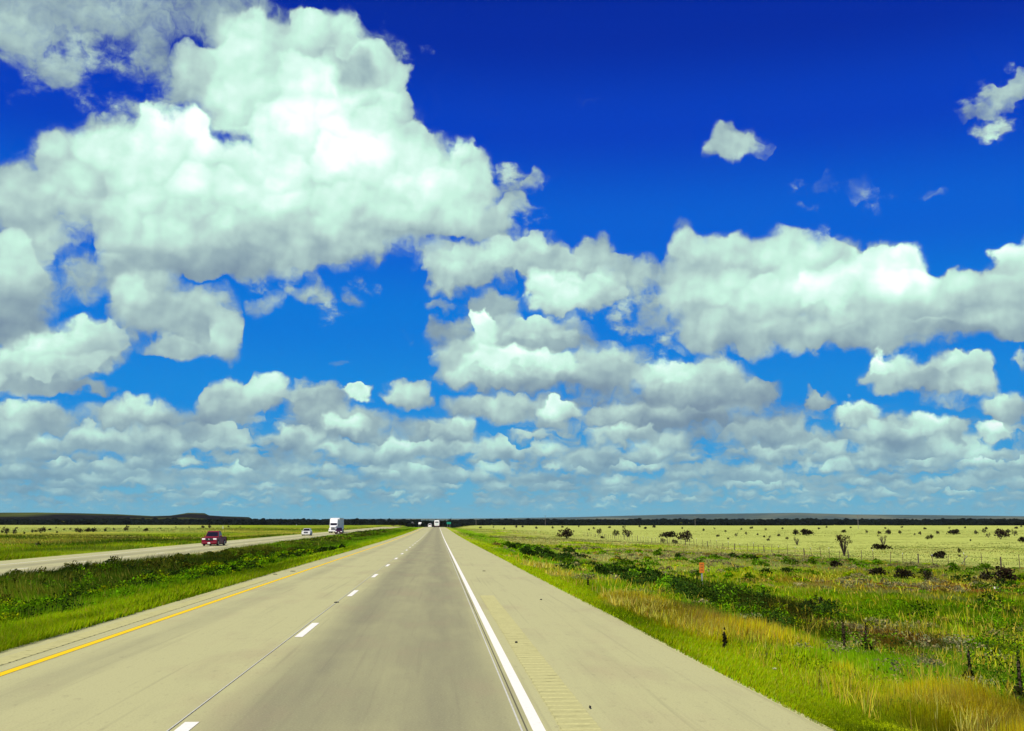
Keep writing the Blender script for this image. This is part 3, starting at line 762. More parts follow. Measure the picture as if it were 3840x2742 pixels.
# ------------------------------------------------------------------ grass: single blades near by, broader tufts farther off
def blades(name, X, Y, col, h, w, lean, label, cat='grass', zoff=0.0, seed=1):
    rng = np.random.default_rng(seed); n = len(X)
    Z = terrain(X, Y) - .02 + zoff
    a = rng.uniform(0, 2 * PI, n); dx, dy = np.cos(a), np.sin(a)
    la = rng.uniform(0, 2 * PI, n); ll = h * lean * rng.random(n)
    base = np.stack([X, Y, Z], 1)
    side = np.stack([dx, dy, np.zeros(n)], 1) * (w / 2)[:, None]
    tipo = np.stack([np.cos(la) * ll, np.sin(la) * ll, h], 1)
    mid = base + tipo * np.array([.42, .42, .6])
    V = np.stack([base - side, base + side, mid + side * .8, mid - side * .8, base + tipo], 1).reshape(-1, 3)
    k = np.arange(n)[:, None] * 5
    q = np.concatenate([k + np.array([[0, 1, 2]]), k + np.array([[0, 2, 3]]), k + np.array([[3, 2, 4]])])
    C = np.repeat(col, 5, 0)
    return tag(link(name, np_mesh(name, V, q, C), VEG), label, cat, kind='stuff')
def spread(n, y0, y1, p, xf, seed):
    rng = np.random.default_rng(seed)
    u = rng.random(n); e = 1 - p
    Y = (y0 ** e + u * (y1 ** e - y0 ** e)) ** (1 / e)
    lo, hi = xf(Y)
    return lo + rng.random(n) * (hi - lo), Y
def vary(c, rng, k=.3):
    v = 1 + rng.normal(0, k, (len(c), 1)); t = 1 + rng.normal(0, .10, (len(c), 3))
    return np.clip(c * np.clip(v, .35, 1.9) * t, .002, .8)
def sward(name, n, y0, y1, p, xf, seed, label, thin=1.0, cat='grass', tall=1.0, lean=.55, strawy=.10):
    rng = np.random.default_rng(seed + 100)
    X, Y = spread(n, y0, y1, p, xf, seed)
    c, h = field(X, Y); D = np.hypot(X, Y)
    c = vary(c, rng, .22)
    s = rng.random(len(X)) < strawy
    c[s] = c[s] * .4 + vary(np.tile(PAL['straw'], (s.sum(), 1)), rng) * .6
    cl = fbm(X * .9 + 5, Y * .9, 2)
    h = h * tall * rng.uniform(.45, 1.25, len(X)) * (.55 + .9 * cl)
    w = np.maximum(.011, D * .00085) * rng.uniform(.6, 1.4, len(X)) * thin
    return blades(name, X, Y, c, h, w, lean, label, cat, seed=seed)
sward('grass', 330000, 9.5, 140, 1.75, lambda Y: (np.full_like(Y, 4.03), np.minimum(5 + .62 * Y, 56)), 21, 'mixed green and straw grass growing on the right verge')
sward('grass', 60000, 9.5, 60, 1.9, lambda Y: (np.full_like(Y, 3.98), np.full_like(Y, 6.2)), 22, 'bright mown grass along the right edge of the concrete', tall=.75, strawy=.05)
sward('grass', 250000, 15, 420, 1.55, lambda Y: (np.maximum(-21.3, -6 - .5 * Y), np.full_like(Y, -7.15)), 23, 'rank green grass filling the median')
sward('grass', 40000, 14, 110, 1.7, lambda Y: (np.full_like(Y, -8.8), np.full_like(Y, -7.1)), 24, 'yellow green grass along the left edge of the concrete', tall=.9)
sward('grass', 70000, 70, 700, 1.4, lambda Y: (np.maximum(-34 - .5 * Y, -.50 * Y), np.full_like(Y, -33.6)), 25, 'green and yellow grassland beyond the oncoming carriageway', thin=.9)
sward('grass', 90000, 90, 700, 1.3, lambda Y: (np.where(Y > 140, 4.1, 40), .62 * Y + 6), 26, 'pale dry grass of the field beyond the fence', thin=.9, strawy=.3)
# tall dry grass in the gold patches
def drygrass():
    rng = np.random.default_rng(61)
    X, Y = spread(150000, 9.5, 62, 1.6, lambda Y: (np.full_like(Y, 4.6), np.full_like(Y, 8.8)), 62)
    c, h = field(X, Y)
    k = (c[:, 0] > .26) & (c[:, 0] > c[:, 1] * 1.02); X, Y = X[k], Y[k]
    k2 = rng.random(len(X)) < .36; X, Y = X[k2], Y[k2]
    mixv = rng.random((len(X), 1))
    c = vary(PAL['gold'] * (1 - mixv) + np.array((.80, .70, .15)) * mixv, rng, .25)
    h = rng.uniform(.13, .37, len(X)); w = np.maximum(.010, np.hypot(X, Y) * .0008) * rng.uniform(.6, 1.3, len(X))
    blades('dry_grass', X, Y, c, h, w, .5, 'tall golden dry grass standing between the mown strip and the ditch', 'grass', seed=63)
drygrass()
# ------------------------------------------------------------------ leafy weeds: clumps of many small leaves
def leaves(n, rng, R, H, size, col, var=.3, top=1.0):
    """n small leaves through the volume of a low mound; returns vertices, faces, colours"""
    a = rng.uniform(0, 2 * PI, n); r = np.sqrt(rng.random(n)); z = rng.random(n) ** .8
    lump = .75 + .5 * vnoise(np.cos(a) * 2 + 9 + rng.random() * 50, np.sin(a) * 2 + z * 3)
    prof = np.sqrt(np.clip(1 - (z * .96) ** 2, 0, 1)) * lump
    P = np.stack([np.cos(a) * r * R * prof, np.sin(a) * r * R * prof, z * H * (.75 + .5 * rng.random(n))], 1)
    d1 = rng.normal(0, 1, (n, 3)); d1[:, 2] = np.abs(d1[:, 2]) * .8; d1 /= np.linalg.norm(d1, axis=1)[:, None]
    d2 = np.cross(d1, rng.normal(0, 1, (n, 3))); d2 /= np.linalg.norm(d2, axis=1)[:, None] + 1e-9
    s = size * rng.uniform(.6, 1.5, (n, 1))
    V = np.stack([P - d1 * s * .6, P + d2 * s * .36, P + d1 * s * .7, P - d2 * s * .36], 1).reshape(-1, 3)
    Fc = np.arange(n)[:, None] * 4 + np.arange(4)[None, :]
    C = np.repeat(vary(np.tile(np.array(col), (n, 1)), rng, var), 4, 0)
    return V, Fc, C
def join(parts):
    V = []; Fc = []; C = []; o = 0
    for v, f, c in parts:
        V.append(v); Fc.append(f + o); C.append(c); o += len(v)
    return np.concatenate(V), np.concatenate(Fc), np.concatenate(C)
def weed_mass(name, spots, label, seed):
    rng = np.random.default_rng(seed); parts = []
    for (x, y, R, H, col, n) in spots:
        D = math.hypot(x, y)
        v, f, c = leaves(int(n * 1.9), rng, R, H, max(.035, D * .0016), col, .38)
        parts.append((v + np.array([x, y, tz(x, y) - .03]), f, c))
    V, Fc, C = join(parts)
    return tag(link(name, np_mesh(name, V, Fc, C), VEG), label, 'weeds', kind='stuff')
rng = np.random.default_rng(77)
sp = []
for i in range(520):                                             # the dark weeds along the ditch on the right
    y = 15 + 120 * rng.random() ** 1.7; x = 10.2 + rng.normal(0, 1.05) + .4 * math.sin(y * .2)
    if fbm(np.array([x * .5 + 3]), np.array([y * .22]), 3)[0] < .47 or (y < 28 and rng.random() < .8): continue
    sp.append((x, y, rng.uniform(.35, .8), rng.uniform(.22, .60), PAL['dark' if rng.random() < .7 else 'mid'] * rng.uniform(.9, 2.4), 130))
weed_mass('weeds', sp, 'dark green leafy weeds massed along the ditch on the right', 81)
sp = []
for i in range(230):                                             # scattered darker weeds out in the rough ground
    y = 24 + 110 * rng.random() ** 1.4; x = 13 + rng.random() * min(42, .55 * y)
    if fbm(np.array([x * .13]), np.array([y * .16 + 20]), 3)[0] < .50: continue
    sp.append((x, y, rng.uniform(.4, 1.2), rng.uniform(.25, .65), PAL['dark' if rng.random() < .35 else 'mid'] * rng.uniform(.8, 1.6), 90))
weed_mass('weeds', sp, 'scattered dark weeds in the rough ground before the fence', 82)
sp = []
for i in range(1050):                                             # tall weeds on the far side of the median
    y = 26 + 330 * rng.random() ** 2.0; x = -17.6 + rng.normal(0, 1.6)
    if x < -21.0: continue
    sp.append((x, y, rng.uniform(.4, 1.0), rng.uniform(.22, .74) * (1 if y < 80 else .6), (PAL['olive'] if rng.random() < .5 else PAL['dark'] * 1.5 if rng.random() < .5 else PAL['bright']) * rng.uniform(.45, 1.2), 110))
weed_mass('weeds', sp, 'tall olive brown weeds along the far side of the median', 83)
sp = []
for i in range(900):                                             # broad leaved weeds in the middle of the median
    y = 19 + 90 * rng.random() ** 1.8; x = -12.0 + rng.normal(0, 1.9)
    if x > -8.6 or x < -17: continue
    g_ = (PAL['bright'] if rng.random() < .7 else PAL['ygreen']) * rng.uniform(.5, 1.2) if rng.random() < .72 else PAL['dark'] * 1.2
    sp.append((x, y, rng.uniform(.3, .75), rng.uniform(.22, .5), g_, 90))
weed_mass('weeds', sp, 'broad leaved green weeds in the middle of the median', 84)

sp = []
for i in range(1500):                                            # pale and yellowish tufts that give the rough ground its humps
    y = 12 + 150 * rng.random() ** 1.6; x = 5.5 + rng.random() * min(49, .58 * y)
    q = fbm(np.array([x * .16 + 50]), np.array([y * .10 + 8]), 3)[0]
    if x < 9 and rng.random() < .6: continue
    nm_ = 'beige' if q > .54 else 'ygreen' if q > .47 else 'bright'
    if rng.random() < .12: nm_ = 'straw'
    sp.append((x, y, rng.uniform(.25, .75), rng.uniform(.10, .30), PAL[nm_] * rng.uniform(.7, 1.1), 60))
weed_mass('weeds', sp, 'pale and yellow green tufts humping up the rough ground on the right', 85)

sp = []
for i in range(70):                                             # grey, half dead tufts and dark weeds between the gold grass and the ditch
    y = 12.5 + 26 * rng.random(); x = 8.0 + 6.5 * rng.random() ** 1.2
    if fbm(np.array([x * .3 + 20]), np.array([y * .2 + 60]), 3)[0] < .46: continue
    c_ = np.array((.36, .34, .15)) if rng.random() < .35 else PAL['bright'] if rng.random() < .6 else PAL['dark'] * 1.4
    sp.append((x, y, rng.uniform(.3, .8), rng.uniform(.10, .28), c_ * rng.uniform(.7, 1.2), 110))
weed_mass('weeds', sp, 'grey half dead tufts between the golden grass and the ditch', 86)

def strays():                                                    # dry blades scattered through the green
    rng = np.random.default_rng(161)
    X, Y = spread(24000, 9.5, 90, 1.6, lambda Y: (np.full_like(Y, 4.8), np.minimum(6 + .6 * Y, 40)), 162)
    k = fbm(X * .5 + 3, Y * .3 + 70, 3) > .46; X, Y = X[k], Y[k]
    m_ = rng.random((len(X), 1))
    c = vary(PAL['gold'] * (1 - m_) + PAL['straw'] * 1.3 * m_, rng, .3)
    blades('dry_grass', X, Y, c, rng.uniform(.14, .44, len(X)), np.maximum(.010, np.hypot(X, Y) * .0008) * rng.uniform(.6, 1.3, len(X)), .6, 'stray straw coloured blades scattered through the green of the right verge', 'grass', seed=163)
strays()

# ------------------------------------------------------------------ vehicles
GLASS = plain('dark_glass', (.012, .012, .018), rough=.08, spec=.6, var=0)
TYRE = plain('tyre_rubber', (.012, .011, .012), rough=.9)
RIM = plain('alloy_rim', (.45, .45, .46), rough=.35, metal=.8)
CHROME = plain('bright_chrome', (.75, .73, .70), rough=.2, metal=.9)
BLACKP = plain('black_plastic', (.015, .013, .016), rough=.6)
LAMP = plain('clear_lamp', (.80, .78, .74), rough=.15)
TAIL = plain('red_lamp', (.45, .01, .01), rough=.25)
PLATE = plain('white_plate', (.82, .82, .80), rough=.5)
def wheel(parent, x, y, r, w, twin=False):
    out_ = 1 if x > 0 else -1
    t = MB(); n = 20
    def ring(xx, rr): return [(xx, y + rr * math.cos(2 * PI * k / n), r + rr * math.sin(2 * PI * k / n)) for k in range(n)]
    a, b = x - w / 2 * out_, x + w / 2 * out_
    t.hull([ring(a, r * .62), ring(a, r * .93), ring(a + .03 * out_, r), ring(b - .03 * out_, r), ring(b, r * .93), ring(b, r * .64), ring(b - .03 * out_, r * .6)])
    wo = t.build('wheel', TYRE, parent)
    q = MB(); q.hull([ring(b - .05 * out_, r * .6), ring(b - .012 * out_, r * .58), ring(b - .012 * out_, r * .2), ring(b + .008 * out_, r * .16)])
    q.build('rim', RIM, wo)
    return wo
def car(name, loc, rz, label, group, paint_, L_=4.6, W=1.8, H=1.48, kind='sedan', roof=None, grille=BLACKP, r=.32, cat='car', lamps_lit=False):
    """front towards -Y. kinds: sedan, suv, pickup"""
    t = empty(name, loc, rz); tag(t, label, cat, group)
    roof = roof or paint_
    hl = L_ / 2; belt = H * (.62 if kind == 'sedan' else .60); gnd = r * .62
    hood_y = -hl + L_ * (.27 if kind != 'pickup' else .25)
    nose = belt - (.20 if kind == 'sedan' else .10)
    prof = [(-hl + .06, gnd), (-hl, gnd + .16), (-hl + .02, nose - .10), (-hl + .12, nose), (hood_y, belt - .02), (hl - .16, belt), (hl - .02, belt - .08), (hl, gnd + .2), (hl - .06, gnd)]
    body = MB()
    x = W / 2
    body.hull([[(-x + .10, y_ * .985, z_) if z_ > belt - .12 else (-x + .04, y_, z_) for y_, z_ in prof],
               [(-x, y_, z_) for y_, z_ in prof] if False else [(-x + .0, y_ * .99, min(z_, belt - .10)) for y_, z_ in prof],
               [(x - .0, y_ * .99, min(z_, belt - .10)) for y_, z_ in prof],
               [(x - .10, y_ * .985, z_) if z_ > belt - .12 else (x - .04, y_, z_) for y_, z_ in prof]])
    # hood crown
    body.hull([[(-x + .12, -hl + .13, nose + .004), (x - .12, -hl + .13, nose + .004), (x - .12, hood_y, belt - .012), (-x + .12, hood_y, belt - .012)],
               [(-x + .3, -hl + .25, nose + .045), (x - .3, -hl + .25, nose + .045), (x - .3, hood_y, belt + .03), (-x + .3, hood_y, belt + .03)]])
    body.build('body', paint_, t, bevel=.025)
    # cabin: pillars and roof, with glass set slightly proud
    if kind == 'pickup': y0, y1, yr0, yr1 = hood_y - .02, hl * .24, hood_y + .62, hl * .22 - .12
    elif kind == 'suv': y0, y1, yr0, yr1 = hood_y - .02, hl - .12, hood_y + .62, hl - .5
    else: y0, y1, yr0, yr1 = hood_y - .05, hl - .62, hood_y + .72, hl - 1.25
    xb, xt = x - .10, x - .30
    zb, zt = belt - .03, H
    cab = MB(); cab.frustum(zb, (-xb, xb, y0, y1), zt - .05, (-xt - .02, xt + .02, yr0 - .05, yr1 + .05))
    cab.build('cabin', paint_, t, bevel=.04)
    rf = MB(); rf.frustum(zt - .055, (-xt - .025, xt + .025, yr0 - .055, yr1 + .055), zt, (-xt + .1, xt - .1, yr0 + .12, yr1 - .12)); rf.build('roof', roof, t, bevel=.02)
    def on(ya, yb, u): return lerp(ya, yb, u)
    def pane(nm, c0, c1, c2, c3, off): # lower pair, upper pair
        p = [Vector(c) for c in (c0, c1, c2, c3)]
        MB().slab(p, off).build(nm, GLASS, t)
    g0, g1 = .10, .88
    zl, zh = on(zb, zt - .05, g0) + .03, on(zb, zt - .05, g1)
    f = lambda z: (z - zb) / (zt - .05 - zb)
    def corner(sx, front, z, ix):
        u = f(z); xx = on(xb, xt + .02, u) - ix; yy = on(y0, yr0 - .05, u) if front else on(y1, yr1 + .05, u)
        return (sx * xx, yy, z)
    pane('windscreen', corner(-1, True, zl, .08), corner(1, True, zl, .08), corner(1, True, zh, .07), corner(-1, True, zh, .07), .012)
    pane('rear_window', corner(1, False, zl, .10), corner(-1, False, zl, .10), corner(-1, False, zh, .08), corner(1, False, zh, .08), .012)
    for s in (-1, 1):
        ym = (yr0 + yr1) / 2 + .05
        a0 = corner(s, True, zl, 0); a1 = corner(s, True, zh, 0); b0 = corner(s, False, zl, 0); b1 = corner(s, False, zh, 0)
        for (ya, yb, yc, yd) in ((a0[1] + .12, ym - .04, ym - .04, a1[1] + .10), (ym + .04, b0[1] - .14, b1[1] - .10, ym + .04)):
            q = [(a0[0], ya, zl), (a0[0], yb, zl), (a1[0], yc, zh), (a1[0], yd, zh)]
            pane('side_window', *(q if s > 0 else q[::-1]), .010)
    for s in (-1, 1):
        MB().box((s * (x + .07), y0 + .42, belt + .10), (.17, .10, .15)).build('mirror', paint_, t, bevel=.02)
        MB().hull([[(s * (x - .48), -hl - .012, nose - .22), (s * (x - .07), -hl + .02, nose - .24), (s * (x - .06), -hl + .05, nose - .06), (s * (x - .46), -hl + .02, nose - .07)],
                   [(s * (x - .48), -hl + .12, nose - .22), (s * (x - .07), -hl + .18, nose - .24), (s * (x - .06), -hl + .20, nose - .06), (s * (x - .46), -hl + .12, nose - .07)]]).build('headlight', LAMP, t)
        MB().box((s * (x - .16), hl - .01, belt - .24), (.20, .06, .26)).build('tail_light', TAIL, t, bevel=.015)
        MB().box((s * (x + .004), y0 + .95, belt - .14), (.03, .16, .03)).build('door_handle', paint_, t)
        for yy in (-hl + L_ * .185, hl - L_ * .205):
            wheel(t, s * (x - .11), yy, r, .22)
    gw = x - .52
    gr = MB().box((0, -hl - .004, nose - .18), (gw * 2, .05, .20 if kind == 'sedan' else .30)).build('grille', grille, t, bevel=.01)
    MB().box((0, -hl - .034, nose - .18), (.16, .02, .11)).build('badge', CHROME, gr, bevel=.01)
    MB().box((0, -hl - .012, gnd + .14), (W - .12, .10, .17)).build('front_bumper', paint_, t, bevel=.03)
    MB().box((0, -hl - .066, gnd + .13), (.32, .012, .15)).build('number_plate', PLATE, t)
    MB().box((0, hl + .012, gnd + .14), (W - .12, .10, .17)).build('rear_bumper', CHROME if kind == 'pickup' else paint_, t, bevel=.03)
    MB().box((0, 0, gnd - .02), (W - .5, L_ - .5, .14)).build('underbody', BLACKP, t)
    if kind == 'pickup':
        bed = MB()
        bed.box((0, (y1 + hl) / 2 + .02, belt + .012), (W - .34, hl - y1 - .22, .03)); bed.build('cargo_bed', BLACKP, t)
        for s in (-1, 1): MB().box((s * (x - .10), (y1 + hl) / 2, belt + .02), (.12, hl - y1 - .1, .05)).build('bed_rail', paint_, t, bevel=.012)
    return t
RED = plain('dark_red_paint', (.18, .005, .022), rough=.45, spec=.2, var=.04)
SILVER = plain('silver_paint', (.66, .66, .64), rough=.3, var=.03)
WHITEP = plain('white_vehicle_paint', (.80, .80, .78), rough=.35, var=.03)
MAROON = plain('maroon_paint', (.05, .006, .014), rough=.3, var=.03)
SHADE_GREY = plain('shaded_trailer_skin', (.62, .64, .62), rough=.45, var=.05)  # white trailer box greyed, the shade on its side put into the colour
def place(px, depth, zf):
    x, y = at_depth(px, depth)
    return x, y, float(zf(np.array([y]))[0])
x_, y_, z_ = place(806, 146, z_opp)
car('pickup_truck', (x_, y_, z_), math.radians(-3), 'dark red pickup truck nearest in the oncoming lanes', None, RED, 5.3, 1.92, 1.84, 'pickup', r=.38, cat='pickup truck')
x_, y_, z_ = place(1152, 252, z_opp)
car('car', (x_, y_, z_), 0, 'silver car with dark roof between the red pickup and the white lorry', None, SILVER, 4.6, 1.86, 1.62, 'suv', roof=BLACKP, r=.35)
x_, y_, z_ = place(1273, 284, z_opp)
car('car', (x_, y_, z_), 0, 'dark maroon car passing alongside the white lorry', None, MAROON, 4.6, 1.84, 1.55, 'sedan', r=.33)
x_, y_, z_ = place(1612, 590, z_own)
car('car', (x_, y_, z_), PI, 'small white car far ahead in the left lane beside the coach', None, WHITEP, 4.8, 1.9, 1.95, 'suv', r=.36)

def lorry(loc, rz):
    t = empty('semi_truck', loc, rz); tag(t, 'white semi lorry with tall sleeper cab pulling a box trailer', 'lorry')
    W = 2.45
    # hood and cab
    hood = MB(); hood.hull([[(-.62, -4.6, .62), (.62, -4.6, .62), (.62, -4.6, 1.62), (-.62, -4.6, 1.62)], [(-.80, -4.3, .62), (.80, -4.3, .62), (.80, -4.3, 1.72), (-.80, -4.3, 1.72)],
                            [(-.98, -2.9, .62), (.98, -2.9, .62), (.98, -2.9, 2.0), (-.98, -2.9, 2.0)]]); hood.build('hood', WHITEP, t, bevel=.05)
    for s in (-1, 1):
        MB().hull([[(s * .66, -4.35, .72), (s * 1.16, -4.28, .72), (s * 1.12, -4.25, 1.22), (s * .70, -4.3, 1.32)], [(s * .85, -2.9, .72), (s * 1.2, -2.9, .72), (s * 1.2, -2.9, 1.3), (s * .9, -2.9, 1.45)]]).build('fender', WHITEP, t, bevel=.04)
        MB().box((s * .90, -4.36, 1.06), (.34, .10, .22)).build('headlight', LAMP, t, bevel=.03)
        MB().tube([(s * 1.24, -.52, .9), (s * 1.24, -.52, 3.9)], [.075, .075], 10).build('exhaust_stack', CHROME, t)
        m = MB().box((s * 1.42, -2.75, 2.25), (.12, .14, .55)).build('mirror', BLACKP, t, bevel=.02)
        MB().box((s * 1.27, -2.70, 2.25), (.26, .03, .04)).build('mirror_arm', CHROME, m)
        MB().tube([(s * 1.1, -2.0, .62), (s * 1.1, -.6, .62)], [.30, .30], 14).build('fuel_tank', CHROME, t)
    gr = MB().box((0, -4.62, 1.16), (1.02, .06, .80)).build('grille', plain('grey_grille', (.20, .20, .21), rough=.35, metal=.5), t, bevel=.02)
    MB().box((0, -4.66, 1.50), (.30, .03, .08)).build('badge', CHROME, gr)
    MB().box((0, -4.68, .56), (2.4, .18, .34)).build('bumper', WHITEP, t, bevel=.05)
    MB().box((0, -4.785, .56), (.32, .02, .15)).build('number_plate', PLATE, t)
    MB().hull([[(-1.02, -3.0, .7), (1.02, -3.0, .7), (1.02, -1.0, .7), (-1.02, -1.0, .7)], [(-1.06, -2.98, 2.0), (1.06, -2.98, 2.0), (1.06, -1.0, 2.0), (-1.06, -1.0, 2.0)],
               [(-1.0, -2.55, 2.72), (1.0, -2.55, 2.72), (1.06, -1.0, 2.72), (-1.06, -1.0, 2.72)], [(-.98, -1.75, 3.75), (.98, -1.75, 3.75), (1.05, -1.0, 3.75), (-1.05, -1.0, 3.75)],
               [(-.92, -1.5, 3.9), (.92, -1.5, 3.9), (1.0, -1.0, 3.9), (-1.0, -1.0, 3.9)]]).build('cab', WHITEP, t, bevel=.05)
    MB().box((0, -.05, 2.25), (2.3, 1.9, 3.1)).build('sleeper', WHITEP, t, bevel=.06)
    MB().slab([(-.92, -2.94, 2.07), (.92, -2.94, 2.07), (.88, -2.60, 2.66), (-.88, -2.60, 2.66)], .03).build('windscreen', GLASS, t)
    for s in (-1, 1):
        q = [(s * 1.065, -2.6, 2.05), (s * 1.065, -1.7, 2.05), (s * 1.05, -1.7, 2.62), (s * 1.02, -2.4, 2.62)]
        MB().slab(q if s > 0 else q[::-1], .015).build('side_window', GLASS, t)
        MB().box((s * 1.075, -2.1, 1.4), (.02, .95, 1.2)).build('door', WHITEP, t, bevel=.008)
    for k in range(5): MB().box((-.5 + .25 * k, -1.62, 3.84), (.10, .10, .05)).build('marker_light', plain('amber_lamp', (.75, .35, .03), rough=.3), t)
    MB().box((0, 3.0, .85), (.9, 8.5, .25)).build('chassis', BLACKP, t)
    for s in (-1, 1):
        wheel(t, s * 1.03, -3.7, .52, .30)
        for yy in (1.3, 2.6): wheel(t, s * 1.0, yy, .52, .52)
        for yy in (13.6, 14.9): wheel(t, s * 1.0, yy, .52, .52)
    tr = MB().box((0, 8.1, 2.62), (2.58, 14.4, 2.96)).build('trailer', SHADE_GREY, t, bevel=.02)
    MB().box((0, .895, 2.62), (2.50, .02, 2.86)).build('front_panel', WHITEP, tr)  # sunlit front end in white, against the shade-greyed sides
    for s in (-1, 1):
        MB().box((s * 1.295, 8.1, 4.06), (.03, 14.3, .07)).build('top_rail', RIM, tr); MB().box((s * 1.295, 8.1, 1.18), (.03, 14.3, .09)).build('bottom_rail', RIM, tr)
        MB().box((s * .9, 4.6, .72), (.12, .14, .95)).build('landing_leg', BLACKP, tr)
        MB().box((s * .65, 15.34, 2.62), (1.22, .03, 2.8)).build('rear_door', WHITEP, tr)
    MB().box((0, 15.2, .62), (2.3, .10, .12)).build('underride_guard', BLACKP, tr)
    return t
x_, y_, z_ = place(1249, 312, z_opp)
lorry((x_, y_ + 4.5, z_), 0)

def coach(loc, rz):
    t = empty('coach', loc, rz); tag(t, 'tall white coach seen from behind far ahead in the right lane', 'coach')
    W, H, L_ = 2.5, 3.55, 11.5
    MB().hull([[(-1.25, -L_ / 2, .42), (1.25, -L_ / 2, .42), (1.25, L_ / 2, .55), (-1.25, L_ / 2, .55)], [(-1.25, -L_ / 2 - .05, 1.4), (1.25, -L_ / 2 - .05, 1.4), (1.25, L_ / 2 + .04, 1.4), (-1.25, L_ / 2 + .04, 1.4)],
               [(-1.22, -L_ / 2 + .15, H - .25), (1.22, -L_ / 2 + .15, H - .25), (1.22, L_ / 2 - .06, H - .25), (-1.22, L_ / 2 - .06, H - .25)],
               [(-1.02, -L_ / 2 + .35, H), (1.02, -L_ / 2 + .35, H), (1.02, L_ / 2 - .2, H), (-1.02, L_ / 2 - .2, H)]]).build('body', WHITEP, t, bevel=.06)
    MB().slab([(.85, L_ / 2 + .01, 2.35), (-.85, L_ / 2 + .01, 2.35), (-.83, L_ / 2 - .025, 2.85), (.83, L_ / 2 - .025, 2.85)], .03).build('rear_window', GLASS, t)
    MB().slab([(-1.05, -L_ / 2 - .04, 1.5), (1.05, -L_ / 2 - .04, 1.5), (1.02, -L_ / 2 + .10, 2.9), (-1.02, -L_ / 2 + .10, 2.9)], .03).build('windscreen', GLASS, t)
    MB().box((0, L_ / 2 + .045, 1.55), (1.5, .03, 1.1)).build('engine_hatch', plain('pale_green_panel', (.66, .74, .68), rough=.4), t, bevel=.01)
    MB().box((0, L_ / 2 + .03, .62), (2.4, .12, .34)).build('rear_bumper', plain('maroon_trim', (.05, .008, .014), rough=.5), t, bevel=.03)
    for s in (-1, 1):
        MB().box((s * 1.08, L_ / 2 + .045, 1.05), (.16, .04, .42)).build('tail_light', TAIL, t, bevel=.01)
        for k in range(5): MB().box((s * 1.235, -4.0 + 1.9 * k, 2.3), (.03, 1.7, .8)).build('side_window', GLASS, t)
        MB().box((s * 1.42, -L_ / 2, 2.3), (.14, .16, .45)).build('mirror', BLACKP, t)
        for yy in (-3.6, 3.1, 4.3): wheel(t, s * 1.08, yy, .5, .32)
    return t
x_, y_, z_ = place(1638, 566, z_own)
coach((x_, y_ + 5.7, z_), PI)

# ------------------------------------------------------------------ roadside markers and signs
def panel_marker():
    x, y, d_ = ground_at(2633, 2206)
    z = tz(x, y); u = d_ / F_PX
    c = (2206 - 2133) * u
    t = empty('marker_post', (x, y, z), math.radians(-4)); tag(t, 'orange warning panel marker on a thin grey post beyond the dark weeds', 'marker')
    MB().box((0, 0, c * .5), (.05, .04, c + .3)).build('post', plain('grey_post', (.26, .29, .34), rough=.5), t)
    p = MB().box((0, -.032, c), (18 * u, .02, 37 * u)).build('panel', plain('orange_panel', (.62, .18, .010), rough=.5), t, bevel=.004)
    for zz in (-.10, .02, .14):
        MB().box((0.0, -.045, c + zz), (9 * u, .006, .045)).build('dark_mark', plain('dark_ink', (.30, .10, .01)), p)
panel_marker()
def white_post(px, py, h, label):
    x, y, _ = ground_at(px, py)
    t = empty('marker_post', (x, y, tz(x, y) - .05)); tag(t, label, 'marker post', 'white marker posts beyond the oncoming lanes')
    MB().tube([(0, 0, 0), (0, 0, h * .93)], [.14, .14], 10).build('post', plain('white_post', (.80, .80, .76), rough=.5), t)
    MB().tube([(0, 0, h * .9), (0, 0, h * .97), (0, 0, h)], [.15, .15, .05], 10).build('cap', plain('pale_cap', (.6, .6, .58)), t)
    return t
white_post(836, 1984, 1.75, 'white marker post standing in the grass behind the red pickup')
white_post(1112, 1971, 1.3, 'smaller white marker post farther off, left of the silver car')
def guide_sign():
    x, y = at_depth(1683, 820)
    z = tz(x, y)
    t = empty('road_sign', (x, y, z)); tag(t, 'green highway guide sign far ahead to the right of the coach', 'road sign')
    c = CAM.z + (1971 - 1962) / F_PX * y - z
    p = MB().box((0, 0, c), (3.0, .05, 1.5)).build('panel', plain('sign_green', (.005, .26, .16), rough=.4), t)
    MB().box((0, -.03, c), (2.9, .006, 1.4)).build('border', plain('sign_pale', (.10, .52, .36), rough=.4), p)
    MB().box((0, -.04, c), (2.78, .008, 1.28)).build('face', plain('sign_green', (.005, .26, .16)), p)
    for s in (-1, 1): MB().box((s * .9, .06, c / 2), (.12, .10, c + .5)).build('post', plain('grey_post', (.26, .29, .34)), t)
guide_sign()

